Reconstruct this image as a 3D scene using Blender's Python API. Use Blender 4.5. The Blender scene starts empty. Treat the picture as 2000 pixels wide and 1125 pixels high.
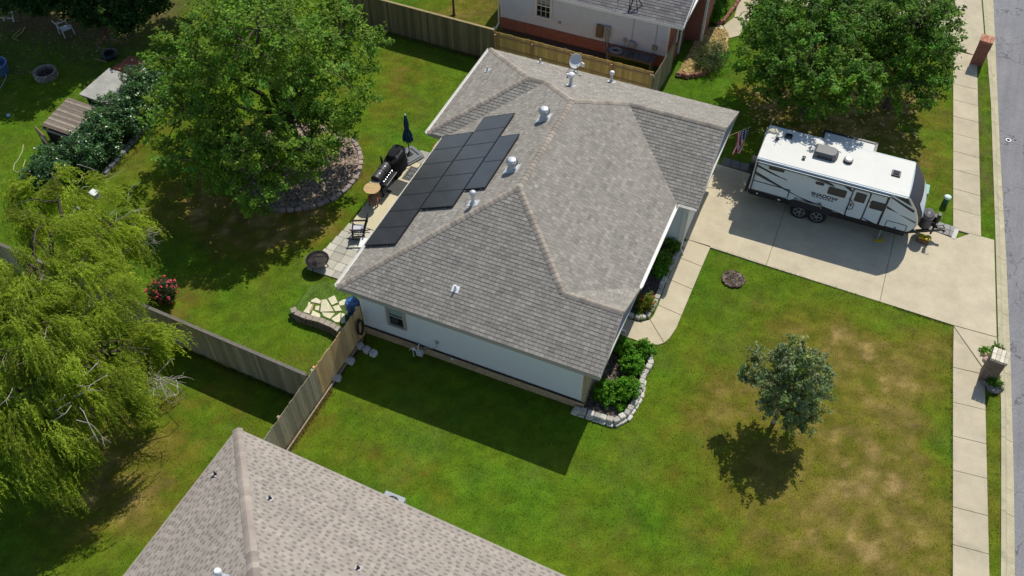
import bpy, bmesh, math, random
import numpy as np
from mathutils import Vector, Matrix
R=math.radians; rnd=random.Random(7); rs=np.random.RandomState(11)
scene=bpy.context.scene; COL=scene.collection
# ---------------------------------------------------------------- camera (measured from the photograph)
CAM=(14.6278,-17.371,28.7677); F=1786.31; PITCH=0.8700; YAW=0.4120; ROLL=-0.0068
cd=bpy.data.cameras.new('camera'); cam=bpy.data.objects.new('camera',cd); COL.objects.link(cam)
cd.sensor_width=36; cd.lens=F/2000*36; cd.clip_start=.5; cd.clip_end=600
cam.matrix_world=Matrix.Translation(CAM)@Matrix.Rotation(YAW,4,'Z')@Matrix.Rotation(math.pi/2-PITCH,4,'X')@Matrix.Rotation(ROLL,4,'Z')
scene.camera=cam
def P(px,py,z=0.):
    """surveying helper: where the sight line through a spot of the photograph meets the level z"""
    X=px-1000; Y=py-562.5; c,s=math.cos(ROLL),math.sin(ROLL)
    xs=c*X+s*Y; ys=-s*X+c*Y
    sp,cp=math.sin(PITCH),math.cos(PITCH); cy,sy=math.cos(YAW),math.sin(YAW)
    d=(cy*xs-sy*(sp*-ys+cp*F), sy*xs+cy*(sp*-ys+cp*F), cp*-ys-sp*F)
    t=(z-CAM[2])/d[2]
    return (CAM[0]+d[0]*t, CAM[1]+d[1]*t)
# ---------------------------------------------------------------- naming / tagging
def tag(o,label,cat,group=None):
    o['label']=label; o['category']=cat
    if group: o['group']=group
    return o
def thing(name,label,cat,loc=(0,0,0),rz=0,group=None):
    o=bpy.data.objects.new(name,None); COL.objects.link(o); o.empty_display_size=.2
    o.location=loc; o.rotation_euler=(0,0,rz)
    return tag(o,label,cat,group)
def wm(o):
    m=Matrix.LocRotScale(o.location,o.rotation_euler,o.scale)
    return wm(o.parent)@m if o.parent else m
def dup(root,loc,rz=0,label=None,group=None,scale=1):
    c=root.copy(); COL.objects.link(c); c.location=loc; c.rotation_euler=(0,0,rz); c.scale=(scale,)*3
    if label: c['label']=label
    if group: c['group']=group
    for ch in list(root.children):
        k=ch.copy(); COL.objects.link(k); k.parent=c
        for g in list(ch.children):
            q=g.copy(); COL.objects.link(q); q.parent=k
    return c
# ---------------------------------------------------------------- mesh builder
class MB:
    def __init__(s): s.v=[]; s.f=[]; s.c=[]; s.uv=[]; s.m=[]; s.has_c=False; s.has_uv=False
    def add(s,vs,fs,col=None,uv=None,mi=0):
        o=len(s.v); s.v.extend([tuple(x) for x in vs])
        for i,f in enumerate(fs):
            s.f.append([o+k for k in f]); s.m.append(mi)
            cc=col[i] if isinstance(col,list) else col
            s.c.append(cc); s.uv.append(uv[i] if uv else None)
            if cc is not None: s.has_c=True
            if uv: s.has_uv=True
        return s
    def box(s,x0,y0,z0,x1,y1,z1,col=None,mi=0):
        vs=[(x,y,z) for z in(z0,z1) for y in(y0,y1) for x in(x0,x1)]
        return s.add(vs,[(0,2,3,1),(4,5,7,6),(0,1,5,4),(2,6,7,3),(0,4,6,2),(1,3,7,5)],col,mi=mi)
    def obox(s,c,size,rz=0,rx=0,ry=0,col=None,mi=0):
        m=Matrix.Translation(c)@Matrix.Rotation(rz,4,'Z')@Matrix.Rotation(ry,4,'Y')@Matrix.Rotation(rx,4,'X')
        a,b,d=[k/2 for k in size]
        vs=[m@Vector((x,y,z)) for z in(-d,d) for y in(-b,b) for x in(-a,a)]
        return s.add(vs,[(0,2,3,1),(4,5,7,6),(0,1,5,4),(2,6,7,3),(0,4,6,2),(1,3,7,5)],col,mi=mi)
    def bar(s,p0,p1,w,h=None,col=None,mi=0,up=(0,0,1)):
        p0,p1=Vector(p0),Vector(p1); h=h or w; t=(p1-p0).normalized(); u=Vector(up)
        if abs(t.dot(u))>.95: u=Vector((1,0,0))
        a=t.cross(u).normalized(); b=a.cross(t).normalized()
        vs=[q+a*(w/2*i)+b*(h/2*j) for q in(p0,p1) for j in(-1,1) for i in(-1,1)]
        return s.add(vs,[(0,2,3,1),(4,5,7,6),(0,1,5,4),(2,6,7,3),(0,4,6,2),(1,3,7,5)],col,mi=mi)
    def tube(s,pts,r,n=8,col=None,mi=0,caps=True):
        pts=[Vector(p) for p in pts]; k=len(pts); rr=r if isinstance(r,(list,tuple)) else [r]*k
        vs=[];fs=[]; pa=None
        for i,p in enumerate(pts):
            t=(pts[min(i+1,k-1)]-pts[max(i-1,0)])
            t=t.normalized() if t.length>1e-9 else Vector((0,0,1))
            if pa is None:
                pa=t.cross(Vector((0,0,1)) if abs(t.z)<.9 else Vector((1,0,0))).normalized()
            a=(pa-t*pa.dot(t)).normalized(); b=t.cross(a); pa=a
            for j in range(n):
                th=2*math.pi*j/n; vs.append(p+(a*math.cos(th)+b*math.sin(th))*rr[i])
        for i in range(k-1):
            for j in range(n):
                j2=(j+1)%n; fs.append((i*n+j,i*n+j2,(i+1)*n+j2,(i+1)*n+j))
        if caps: fs.append(tuple(range(n))[::-1]); fs.append(tuple((k-1)*n+j for j in range(n)))
        return s.add(vs,fs,col,mi=mi)
    def cyl(s,p0,p1,r0,r1=None,n=14,col=None,mi=0):
        return s.tube([p0,p1],[r0,r0 if r1 is None else r1],n,col,mi)
    def lathe(s,prof,c=(0,0,0),n=20,col=None,mi=0,sx=1,sy=1,axis=None):
        vs=[];fs=[];k=len(prof)
        m=Matrix.Translation(c)
        if axis is not None: m=m@Vector((0,0,1)).rotation_difference(Vector(axis)).to_matrix().to_4x4()
        for r,z in prof:
            for j in range(n):
                th=2*math.pi*j/n; vs.append(m@Vector((r*math.cos(th)*sx,r*math.sin(th)*sy,z)))
        for i in range(k-1):
            for j in range(n):
                j2=(j+1)%n; fs.append((i*n+j,i*n+j2,(i+1)*n+j2,(i+1)*n+j))
        if prof[0][0]>1e-4: fs.append(tuple(range(n))[::-1])
        if prof[-1][0]>1e-4: fs.append(tuple((k-1)*n+j for j in range(n)))
        return s.add(vs,fs,col,mi=mi)
    def prism(s,poly,z0,z1,col=None,mi=0):
        if sum(poly[i][0]*poly[(i+1)%len(poly)][1]-poly[(i+1)%len(poly)][0]*poly[i][1] for i in range(len(poly)))<0: poly=poly[::-1]
        n=len(poly); vs=[(x,y,z0) for x,y in poly]+[(x,y,z1) for x,y in poly]
        fs=[tuple(range(n))[::-1],tuple(range(n,2*n))]+[(i,(i+1)%n,n+(i+1)%n,n+i) for i in range(n)]
        return s.add(vs,fs,col,mi=mi)
    def extrude(s,poly,o,u,w,t,col=None,mi=0):
        """closed outline poly in the (u,w) frame at o, thickened by vector t"""
        o,u,w,t=Vector(o),Vector(u),Vector(w),Vector(t); n=len(poly)
        a=[o+u*x+w*y for x,y in poly]; vs=a+[q+t for q in a]
        fs=[tuple(range(n)),tuple(range(n,2*n))[::-1]]+[(i,n+i,n+(i+1)%n,(i+1)%n) for i in range(n)]
        return s.add(vs,fs,col,mi=mi)
    def blob(s,c,r,n=12,m=8,amp=.12,col=None,mi=0,seed=0,zmin=-1):
        q=random.Random(seed); vs=[];fs=[]
        ph=[(q.uniform(0,6.28),q.uniform(1,3),q.uniform(1,3)) for _ in range(4)]
        for i in range(m+1):
            la=-math.pi/2+math.pi*i/m
            for j in range(n):
                lo=2*math.pi*j/n
                k=1+amp*sum(math.sin(p+a*round(lo and lo*2)/2*1.0+b*la*2+math.cos(lo)*a) for p,a,b in ph)/2
                z=max(math.sin(la),zmin)
                vs.append((c[0]+r[0]*k*math.cos(la)*math.cos(lo),c[1]+r[1]*k*math.cos(la)*math.sin(lo),c[2]+r[2]*k*z))
        for i in range(m):
            for j in range(n):
                j2=(j+1)%n; fs.append((i*n+j,i*n+j2,(i+1)*n+j2,(i+1)*n+j))
        return s.add(vs,fs,col,mi=mi)
    def build(s,name,mats,parent=None,local=False,smooth=False,bevel=0,seg=2,origin=None):
        mats=mats if isinstance(mats,(list,tuple)) else [mats]
        V=np.array(s.v,dtype=np.float64).reshape(-1,3)
        loc=None
        if parent is not None:
            if not local:
                mi=np.array(wm(parent).inverted()); V=V@mi[:3,:3].T+mi[:3,3]
        elif not local:
            loc=np.array(origin) if origin is not None else np.array([(V[:,0].min()+V[:,0].max())/2,(V[:,1].min()+V[:,1].max())/2,V[:,2].min()])
            V=V-loc
        me=bpy.data.meshes.new(name); me.from_pydata([tuple(x) for x in V],[],s.f)
        for m in mats: me.materials.append(m)
        if len(mats)>1: me.polygons.foreach_set('material_index',s.m)
        if s.has_c:
            a=me.color_attributes.new('Col','FLOAT_COLOR','CORNER')
            buf=[]
            for f,c in zip(s.f,s.c):
                c=c or (1,1,1); buf.extend((c[0],c[1],c[2],1.)*len(f))
            a.data.foreach_set('color',buf)
        if s.has_uv:
            l=me.uv_layers.new(name='UVMap'); buf=[]
            for f,u in zip(s.f,s.uv):
                for k in range(len(f)): buf.extend(u[k] if u else (0,0))
            l.data.foreach_set('uv',buf)
        if smooth:
            me.polygons.foreach_set('use_smooth',[True]*len(me.polygons)); me.set_sharp_from_angle(angle=R(38))
        me.update()
        o=bpy.data.objects.new(name,me); COL.objects.link(o)
        if loc is not None: o.location=loc
        if parent is not None: o.parent=parent
        if bevel:
            b=o.modifiers.new('bevel','BEVEL'); b.width=bevel; b.segments=seg; b.limit_method='ANGLE'; b.angle_limit=R(40)
        return o
def struct(name,mb,m,**k):
    o=mb.build(name,m,local=True,**k); o['kind']='structure'; return o
def arrmesh(name,V,nv,C,m,parent=None,smooth=False):
    """fast mesh of equal polygons: V (N*nv,3) in world space, C (N*nv,3) colour"""
    V=np.asarray(V,dtype=np.float64)
    if parent is not None:
        mi=np.array(wm(parent).inverted()); V=V@mi[:3,:3].T+mi[:3,3]
    n=len(V)//nv; me=bpy.data.meshes.new(name)
    me.vertices.add(len(V)); me.vertices.foreach_set('co',V.astype(np.float32).ravel())
    me.loops.add(len(V)); me.loops.foreach_set('vertex_index',np.arange(len(V),dtype=np.int32))
    me.polygons.add(n); me.polygons.foreach_set('loop_start',np.arange(0,len(V),nv,dtype=np.int32))
    a=me.color_attributes.new('Col','FLOAT_COLOR','POINT')
    a.data.foreach_set('color',np.c_[C,np.ones(len(C))].astype(np.float32).ravel())
    me.materials.append(m); me.update(calc_edges=True); me.validate()
    o=bpy.data.objects.new(name,me); COL.objects.link(o)
    if parent is not None: o.parent=parent
    return o
# ---------------------------------------------------------------- materials
def newmat(name):
    m=bpy.data.materials.new(name); m.use_nodes=True; t=m.node_tree; t.nodes.clear()
    out=t.nodes.new('ShaderNodeOutputMaterial'); b=t.nodes.new('ShaderNodeBsdfPrincipled')
    t.links.new(b.outputs[0],out.inputs[0]); return m,t,b,out
def nn(t,typ,**k):
    n=t.nodes.new(typ)
    for a,v in k.items(): setattr(n,a,v)
    return n
def mixc(t,mode,fac,a,b):
    n=nn(t,'ShaderNodeMix',data_type='RGBA',blend_type=mode)
    for i,v in((0,fac),(6,a),(7,b)):
        if isinstance(v,(int,float)): n.inputs[i].default_value=v
        elif isinstance(v,tuple): n.inputs[i].default_value=(*v[:3],1)
        else: t.links.new(v,n.inputs[i])
    return n.outputs[2]
def ramp(t,fac,stops):
    n=nn(t,'ShaderNodeValToRGB'); e=n.color_ramp.elements
    while len(e)>1: e.remove(e[-1])
    for i,(p,c) in enumerate(stops):
        k=e[0] if i==0 else e.new(p)
        k.position=p; k.color=(*c,1) if isinstance(c,tuple) else (c,c,c,1)
    t.links.new(fac,n.inputs[0]); return n.outputs[0]
def noise(t,vec,scale,detail=4,rough=.6,dist=0):
    n=nn(t,'ShaderNodeTexNoise'); n.inputs['Scale'].default_value=scale; n.inputs['Detail'].default_value=detail
    n.inputs['Roughness'].default_value=rough; n.inputs['Distortion'].default_value=dist
    if vec is not None: t.links.new(vec,n.inputs['Vector'])
    return n.outputs[0]
def bumpn(t,b,h,strength=.4,dist=.02):
    n=nn(t,'ShaderNodeBump'); n.inputs['Strength'].default_value=strength; n.inputs['Distance'].default_value=dist
    t.links.new(h,n.inputs['Height']); t.links.new(n.outputs[0],b.inputs['Normal'])
def coord(t,kind='Object',scale=None):
    c=nn(t,'ShaderNodeTexCoord').outputs[kind]
    if scale:
        mp=nn(t,'ShaderNodeMapping'); mp.inputs['Scale'].default_value=scale; t.links.new(c,mp.inputs[0]); c=mp.outputs[0]
    return c
def M(name,col=None,rough=.7,metal=0,var=.15,vs=4,bump=0,bs=40,spec=.35,attr=False,stretch=None,fine=0,fs=60,coat=0,stain=None):
    m,t,b,out=newmat(name); c=coord(t,'Object',stretch)
    if attr:
        a=nn(t,'ShaderNodeAttribute',attribute_name='Col'); base=a.outputs['Color']
        if col: base=mixc(t,'MULTIPLY',1,base,col)
    else: base=col
    if var:
        f=ramp(t,noise(t,c,vs,6,.65),[(.25,1-var),(.75,1+var)]); base=mixc(t,'MULTIPLY',1,base,f)
    if fine:
        f=ramp(t,noise(t,c,fs,2,.7),[(.3,1-fine),(.7,1+fine)]); base=mixc(t,'MULTIPLY',1,base,f)
    if stain:
        f=ramp(t,noise(t,coord(t,'Object'),stain[1],5,.7,.6),[(stain[2],0.),(min(1,stain[2]+.18),1.)]); base=mixc(t,'MIX',f,base,stain[0])
    if isinstance(base,tuple): b.inputs['Base Color'].default_value=(*base,1)
    else: t.links.new(base,b.inputs['Base Color'])
    b.inputs['Roughness'].default_value=rough; b.inputs['Metallic'].default_value=metal
    b.inputs['Specular IOR Level'].default_value=spec
    if coat: b.inputs['Coat Weight'].default_value=coat; b.inputs['Coat Roughness'].default_value=.08
    if bump: bumpn(t,b,noise(t,c,bs,4,.6),bump,.01)
    return m
def leafmat(name,transl=.35,rough=.45,spec=.4):
    m,t,b,out=newmat(name)
    a=nn(t,'ShaderNodeAttribute',attribute_name='Col').outputs['Color']
    t.links.new(a,b.inputs['Base Color']); b.inputs['Roughness'].default_value=rough; b.inputs['Specular IOR Level'].default_value=spec
    tr=nn(t,'ShaderNodeBsdfTranslucent'); t.links.new(mixc(t,'MULTIPLY',1,a,(1.2,1.2,.35)),tr.inputs[0])
    mx=nn(t,'ShaderNodeMixShader'); mx.inputs[0].default_value=transl
    t.links.new(b.outputs[0],mx.inputs[1]); t.links.new(tr.outputs[0],mx.inputs[2]); t.links.new(mx.outputs[0],out.inputs[0])
    return m
def brickmat(name,c1,c2,mortar,bw,bh,ms=.012,bump=.5,offset=.5):
    m,t,b,out=newmat(name); uv=nn(t,'ShaderNodeUVMap',uv_map='UVMap').outputs[0]
    br=nn(t,'ShaderNodeTexBrick'); t.links.new(uv,br.inputs['Vector']); br.offset=offset
    for k,v in(('Color1',c1),('Color2',c2),('Mortar',mortar)): br.inputs[k].default_value=(*v,1)
    br.inputs['Scale'].default_value=1; br.inputs['Mortar Size'].default_value=ms; br.inputs['Brick Width'].default_value=bw; br.inputs['Row Height'].default_value=bh; br.inputs['Bias'].default_value=-.1
    f=ramp(t,noise(t,uv,9,5,.7),[(.25,.6),(.75,1.4)])
    t.links.new(mixc(t,'MULTIPLY',1,br.outputs['Color'],f),b.inputs['Base Color']); b.inputs['Roughness'].default_value=.85
    inv=nn(t,'ShaderNodeMath',operation='SUBTRACT'); inv.inputs[0].default_value=1; t.links.new(br.outputs['Fac'],inv.inputs[1])
    bumpn(t,b,inv.outputs[0],bump,.015); return m
MT={}
MT['siding']=M('siding_white',(.655,.695,.71),.55,var=.05,vs=3,stretch=(1,1,3),spec=.3)
MT['siding_blue']=M('siding_pale',(.60,.67,.77),.55,var=.06,vs=3)
MT['trim']=M('trim_white',(.75,.75,.72),.5,var=.06,vs=8)
MT['trim_tan']=M('trim_tan',(.36,.33,.28),.55,var=.06)
MT['gutter']=M('gutter_white',(.78,.76,.70),.4,var=.08,vs=2,spec=.5)
MT['soffit']=M('soffit',(.55,.54,.5),.7,var=.05)
MT['shingle']=M('shingle',None,.93,var=.08,vs=1.1,attr=True,fine=.15,fs=55,bump=.3,bs=90,spec=.15)
MT['cap']=M('ridge_shingle',None,.93,var=.12,vs=2,attr=True,fine=.2,fs=55,spec=.15)
MT['underlay']=M('roof_underlay',(.08,.075,.07),.95,var=.1)
MT['stone']=brickmat('ledge_stone',(.58,.44,.26),(.40,.32,.21),(.13,.11,.08),.26,.07,.008,.9)
MT['stoneg']=brickmat('ledge_stone_grey',(.27,.205,.155),(.18,.14,.11),(.08,.07,.06),.24,.06,.008,.9)
MT['brick']=brickmat('red_brick',(.36,.095,.06),(.25,.07,.05),(.25,.2,.17),.21,.075,.010,.6)
MT['glass']=M('window_glass',(.012,.017,.018),.04,var=0,spec=.8)
MT['screen']=M('window_screen',(.02,.02,.022),.35,var=.1)
MT['blind']=M('blind_slats',(.30,.40,.38),.5,var=.05)
MT['concrete']=M('concrete',(.52,.45,.315),.9,var=.17,vs=.9,fine=.12,fs=45,bump=.15,bs=70,spec=.2,stain=((.45,.385,.255),.55,.60))
MT['concrete_old']=M('concrete_walk',(.485,.42,.295),.9,var=.18,vs=.9,fine=.12,fs=40,bump=.2,bs=70,spec=.2,stain=((.35,.31,.22),.8,.58))
MT['curb']=M('curb_concrete',(.46,.41,.27),.9,var=.2,vs=1.1,fine=.18,fs=30,bump=.3,bs=50,spec=.2,stain=((.26,.235,.17),1.1,.55))
MT['paver']=M('paver',None,.88,var=.14,vs=2,attr=True,fine=.12,fs=40,bump=.2,bs=60,spec=.2)
MT['asphalt']=None
MT['soil']=M('soil',(.07,.05,.035),.95,var=.3,vs=6,fine=.3,fs=40,bump=.5,bs=40)
MT['mulch']=M('mulch',None,.95,attr=True,var=.2,vs=8)
MT['mulch_base']=M('mulch_base',(.085,.065,.05),.95,var=.35,vs=9,fine=.4,fs=50,bump=.8,bs=45)
MT['wood']=M('weathered_wood',None,.85,attr=True,var=.28,vs=3,stretch=(9,9,.55),fine=.15,fs=30,bump=.3,bs=20,spec=.2)
MT['woodh']=M('weathered_rail',None,.85,attr=True,var=.25,vs=6,fine=.15,fs=30,spec=.2)
MT['bark']=M('bark',(.10,.075,.055),.95,var=.35,vs=7,stretch=(3,3,.7),bump=.8,bs=14)
MT['bark_pale']=M('bark_pale',(.36,.32,.26),.9,var=.3,vs=6,stretch=(3,3,.7),bump=.4,bs=18)
MT['leaf']=leafmat('leaf',.40,.55,.13); MT['leaf_gloss']=leafmat('leaf_glossy',.22,.33,.5); MT['leaf_willow']=leafmat('leaf_willow',.5,.55,.15)
MT['petal']=leafmat('petal',.3,.6,.2)
MT['black']=M('black_plastic',(.018,.018,.02),.45,var=.15,vs=6)
MT['blackmetal']=M('black_metal',(.022,.022,.024),.35,.3,var=.15)
MT['rubber']=M('rubber',(.02,.02,.02),.85,var=.2,vs=10,bump=.2)
MT['galv']=M('galvanised',(.58,.59,.59),.5,.25,var=.14,vs=9)
MT['flash']=M('flashing_grey',(.42,.40,.38),.7,var=.1)
MT['panelframe']=M('panel_frame',(.035,.036,.042),.35,.2,var=.05)
MT['alu']=M('aluminium',(.62,.63,.64),.3,.9,var=.06)
MT['greymetal']=M('grey_paint',(.33,.35,.36),.45,.1,var=.08)
MT['whitepl']=M('white_plastic',(.78,.79,.78),.4,var=.05)
MT['col']=M('painted',None,.55,attr=True,var=.12,vs=7)
MT['colgloss']=M('painted_gloss',None,.3,attr=True,var=.05,vs=5,spec=.5)
MT['fabric']=M('fabric',None,.95,attr=True,var=.15,vs=10,fine=.1,fs=120,spec=.1)
MT['stoneblk']=M('stone_block',None,.92,attr=True,var=.22,vs=7,fine=.18,fs=45,bump=.6,bs=25,spec=.15)
MT['rust']=M('rust',(.24,.085,.045),.9,var=.4,vs=5,bump=.3,stain=((.10,.035,.025),3,.52))
def asphaltmat():
    m,t,b,out=newmat('asphalt'); c=coord(t,'Object')
    base=mixc(t,'MULTIPLY',1,(.225,.221,.226),ramp(t,noise(t,c,.45,6,.65),[(.25,.86),(.75,1.14)]))
    base=mixc(t,'MULTIPLY',1,base,ramp(t,noise(t,c,34,3,.75),[(.3,.62),(.7,1.38)]))
    base=mixc(t,'MULTIPLY',1,base,ramp(t,noise(t,coord(t,'Object',(3,.12,1)),1.2,4,.6),[(.3,.92),(.7,1.08)]))
    dn=nn(t,'ShaderNodeTexNoise'); dn.inputs['Scale'].default_value=1.6; t.links.new(c,dn.inputs['Vector'])
    v=nn(t,'ShaderNodeTexVoronoi',feature='DISTANCE_TO_EDGE'); v.inputs['Scale'].default_value=.22
    ad=nn(t,'ShaderNodeMix',data_type='RGBA',blend_type='LINEAR_LIGHT'); ad.inputs[0].default_value=.8; t.links.new(c,ad.inputs[6]); t.links.new(dn.outputs['Color'],ad.inputs[7]); t.links.new(ad.outputs[2],v.inputs['Vector'])
    base=mixc(t,'MIX',ramp(t,v.outputs['Distance'],[(.0,1.),(.006,.0)]),base,(.085,.083,.085))
    sp=ramp(t,noise(t,coord(t,'Object',(2.2,.8,1)),2.6,3,.7),[(.68,0.),(.72,1.)]); lim=ramp(t,noise(t,c,.16,2,.5),[(.5,0.),(.6,1.)])
    base=mixc(t,'MIX',mixc(t,'MULTIPLY',1,sp,lim),base,(.10,.098,.10))
    t.links.new(base,b.inputs['Base Color']); b.inputs['Roughness'].default_value=.95; b.inputs['Specular IOR Level'].default_value=.2
    bumpn(t,b,noise(t,c,70,3,.7),.5,.01); return m
MT['asphalt']=asphaltmat()
# solar cell glass
def solarmat():
    m,t,b,out=newmat('solar_cells'); uv=nn(t,'ShaderNodeUVMap',uv_map='UVMap').outputs[0]
    br=nn(t,'ShaderNodeTexBrick'); t.links.new(uv,br.inputs['Vector']); br.offset=0
    for k,v in(('Color1',(.044,.045,.053)),('Color2',(.046,.047,.055)),('Mortar',(.060,.061,.068))): br.inputs[k].default_value=(*v,1)
    br.inputs['Scale'].default_value=1; br.inputs['Mortar Size'].default_value=.0028; br.inputs['Brick Width'].default_value=.157; br.inputs['Row Height'].default_value=.157
    f=ramp(t,noise(t,uv,1.6,5,.6),[(.3,.85),(.7,1.25)])
    t.links.new(mixc(t,'MULTIPLY',1,br.outputs['Color'],f),b.inputs['Base Color'])
    b.inputs['Roughness'].default_value=.24; b.inputs['Specular IOR Level'].default_value=.5; return m
MT['solar']=solarmat()
# ---------------------------------------------------------------- light
w=bpy.data.worlds.new('World'); scene.world=w; w.use_nodes=True; t=w.node_tree
sk=nn(t,'ShaderNodeTexSky'); sk.sky_type='NISHITA'; sk.sun_disc=False
SD=Vector((-.2627,-2.30,-3.0998)).normalized()          # direction the sunlight travels, from the shadow of the roof corner
elev=math.asin(-SD.z); az=math.atan2(-SD.x,-SD.y)       # azimuth from +Y, clockwise
sk.sun_elevation=elev; sk.sun_rotation=az; sk.air_density=1; sk.dust_density=.6; sk.ozone_density=1.2
bg=t.nodes['Background']; t.links.new(sk.outputs[0],bg.inputs[0]); bg.inputs[1].default_value=SKY=.118
sl=bpy.data.lights.new('sun','SUN'); sl.energy=4.2; sl.angle=R(.5); sl.color=(1,.955,.87)
so=bpy.data.objects.new('sun',sl); COL.objects.link(so); so.rotation_euler=SD.to_track_quat('-Z','Y').to_euler(); so.location=(0,30,60)
scene.view_settings.view_transform='Standard'; scene.view_settings.look='None'; scene.view_settings.exposure=0.02; scene.view_settings.gamma=1
scene.render.resolution_x=1024; scene.render.resolution_y=576
scene.render.engine='CYCLES'; scene.cycles.max_bounces=6; scene.cycles.diffuse_bounces=3; scene.cycles.transparent_max_bounces=8
# ================================================================ GROUND
def vnoise(x,y,scale,seed):
    g=np.random.RandomState(seed).rand(256,256); x=x/scale; y=y/scale
    i=np.floor(x).astype(int); j=np.floor(y).astype(int); fx=x-i; fy=y-j
    fx=fx*fx*(3-2*fx); fy=fy*fy*(3-2*fy); i&=255; j&=255; i2=(i+1)&255; j2=(j+1)&255
    return (g[i,j]*(1-fx)+g[i2,j]*fx)*(1-fy)+(g[i,j2]*(1-fx)+g[i2,j2]*fx)*fy
def fbm(x,y,scale,seed,o=4):
    s=0;a=1;tot=0
    for k in range(o): s=s+a*vnoise(x+k*17.3,y-k*9.1,scale/2**k,seed+k); tot+=a; a*=.55
    return s/tot
def inpoly(x,y,poly):
    r=np.zeros(x.shape,bool); n=len(poly)
    for i in range(n):
        x0,y0=poly[i]; x1,y1=poly[(i+1)%n]
        c=((y0>y)!=(y1>y))&(x<(x1-x0)*(y-y0)/((y1-y0) or 1e-9)+x0); r^=c
    return r
LS=lambda v:21.16+(15.68-v)*.1056           # sidewalk, lawn side
RSD=lambda v:22.35+(15.36-v)*.1035          # sidewalk, street side
def interp(tab): 
    a=sorted(tab); xs=[q[0] for q in a]; ys=[q[1] for q in a]
    return lambda v: np.interp(v,xs,ys)
CURB=interp([(48,19.1),(34.46,20.75),(25.19,21.94),(15.53,22.92),(9.98,23.46),(6.55,23.83),(-.14,24.33),(-14,25.1)])
STREET=interp([(48,19.8),(34.73,21.34),(21.41,22.71),(14.7,23.46),(9.18,24.02),(3.46,24.53),(.06,24.79),(-14,25.6)])
# colour patches of the lawn: photograph spot, radii in metres, (dryness, brownness)
PATCH=[(1650,720,2.2,2.0,.42),(1770,740,1.5,1.6,.5),(1440,770,1.3,1.5,.6),(1420,830,1.5,1.2,.35),(1760,830,1.6,1.6,.45),(1700,950,2.2,1.8,.5),(1600,1010,2,1.4,.5),(1780,1010,1.4,1.6,.62),
 (1660,1080,2.2,1.0,.66),(1790,1100,1,1,.6),(1480,1060,1.6,1.2,.25),(1600,900,1.2,1,.4),(1330,860,1.5,1.6,.12),(1640,660,.9,.7,.5),(1700,690,1.2,.9,.4),(1380,960,2,1.5,.22),(1200,1080,2.5,1.5,.2),(1830,690,1,1.5,.25),(1600,700,1.2,1,.35),
 (1560,820,1.4,1.3,.45),(1690,870,1.8,1.4,.42),(1740,920,1.5,1.5,.45),(1560,960,1.5,1.2,.3),(1840,900,.7,3,-.35),(1280,990,1.3,1.0,-.45),(1800,850,.6,2,-.2),(1560,640,2,1,.2),
 (1640,240,1.9,1.3,2.4),(1560,225,2,1.4,1.8),(1480,190,1.2,1.0,1.5),(1690,215,1.6,1.4,1.8),(1700,150,2,2,.8),(1600,130,3,2.2,.8),(1480,140,1.2,.8,.6),(1760,245,1.3,.6,-.7),(1830,330,1.2,1.3,.62),(1820,220,1.2,2,.45),(1840,430,.7,.7,-.2),(1540,290,2,1.2,.5),(1740,300,1.2,1,.35),
 (1370,150,1.5,2,-.5),(1410,220,1.6,1.2,-.5),(1440,110,1,1.2,-.3),
 (790,140,1.5,1.5,.45),(800,100,2.5,1,.15),(770,210,1.2,1.3,.4),(850,180,1.5,1.2,.1),(800,260,1.5,1,-.35),(720,340,.8,.9,.55),(690,400,1,1,-.2),
 (470,420,2.6,1.6,1.4),(560,430,2.2,.8,1.5),(420,330,2,2.4,.5),(620,430,1,.7,.5),(350,250,1.6,2,.22),(270,300,2,2,.12),(560,250,2.4,3,.75),(380,430,2,1.5,.3),
 (350,600,1,1,.6),(620,600,2,1,-.2),(450,640,2,1.2,0),
 (560,700,1.5,.8,.1),(420,760,1.6,1.2,.35),(350,860,1.5,1.6,.42),(300,960,1.8,1.6,.5),(200,880,2,2.2,.75),(170,800,1.6,1.8,.8),(450,830,1.6,1,.2),(200,1000,1.6,1.5,.45),(430,700,.8,.6,.5),
 (690,900,1.2,1,.15),(900,980,2,1.2,.1),(800,930,1.2,.7,.3),(730,900,.6,.5,.3),(600,830,.4,1.4,.5),(1000,1000,2.5,1.5,-.1),
 (960,20,3,2.2,.55),(870,30,1.6,1.4,.7),(1430,60,1,1,-.2),(1370,170,1,.4,.3)]
PW=[(*P(a,b),c,d,e) for a,b,c,d,e in PATCH]
DIRT=[(120,45,4.5,2.0,.6),(40,30,4,2.2,.6),(240,30,3.5,2.0,.6),(300,5,2.6,2.0,.7),(20,120,2,.9,.3),(255,205,1.8,3.5,.35),(1915,210,.3,2.4,.75),(1921,330,.3,2.2,.7)]
DW=[(*P(a,b),c,d,e) for a,b,c,d,e in DIRT]
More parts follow.
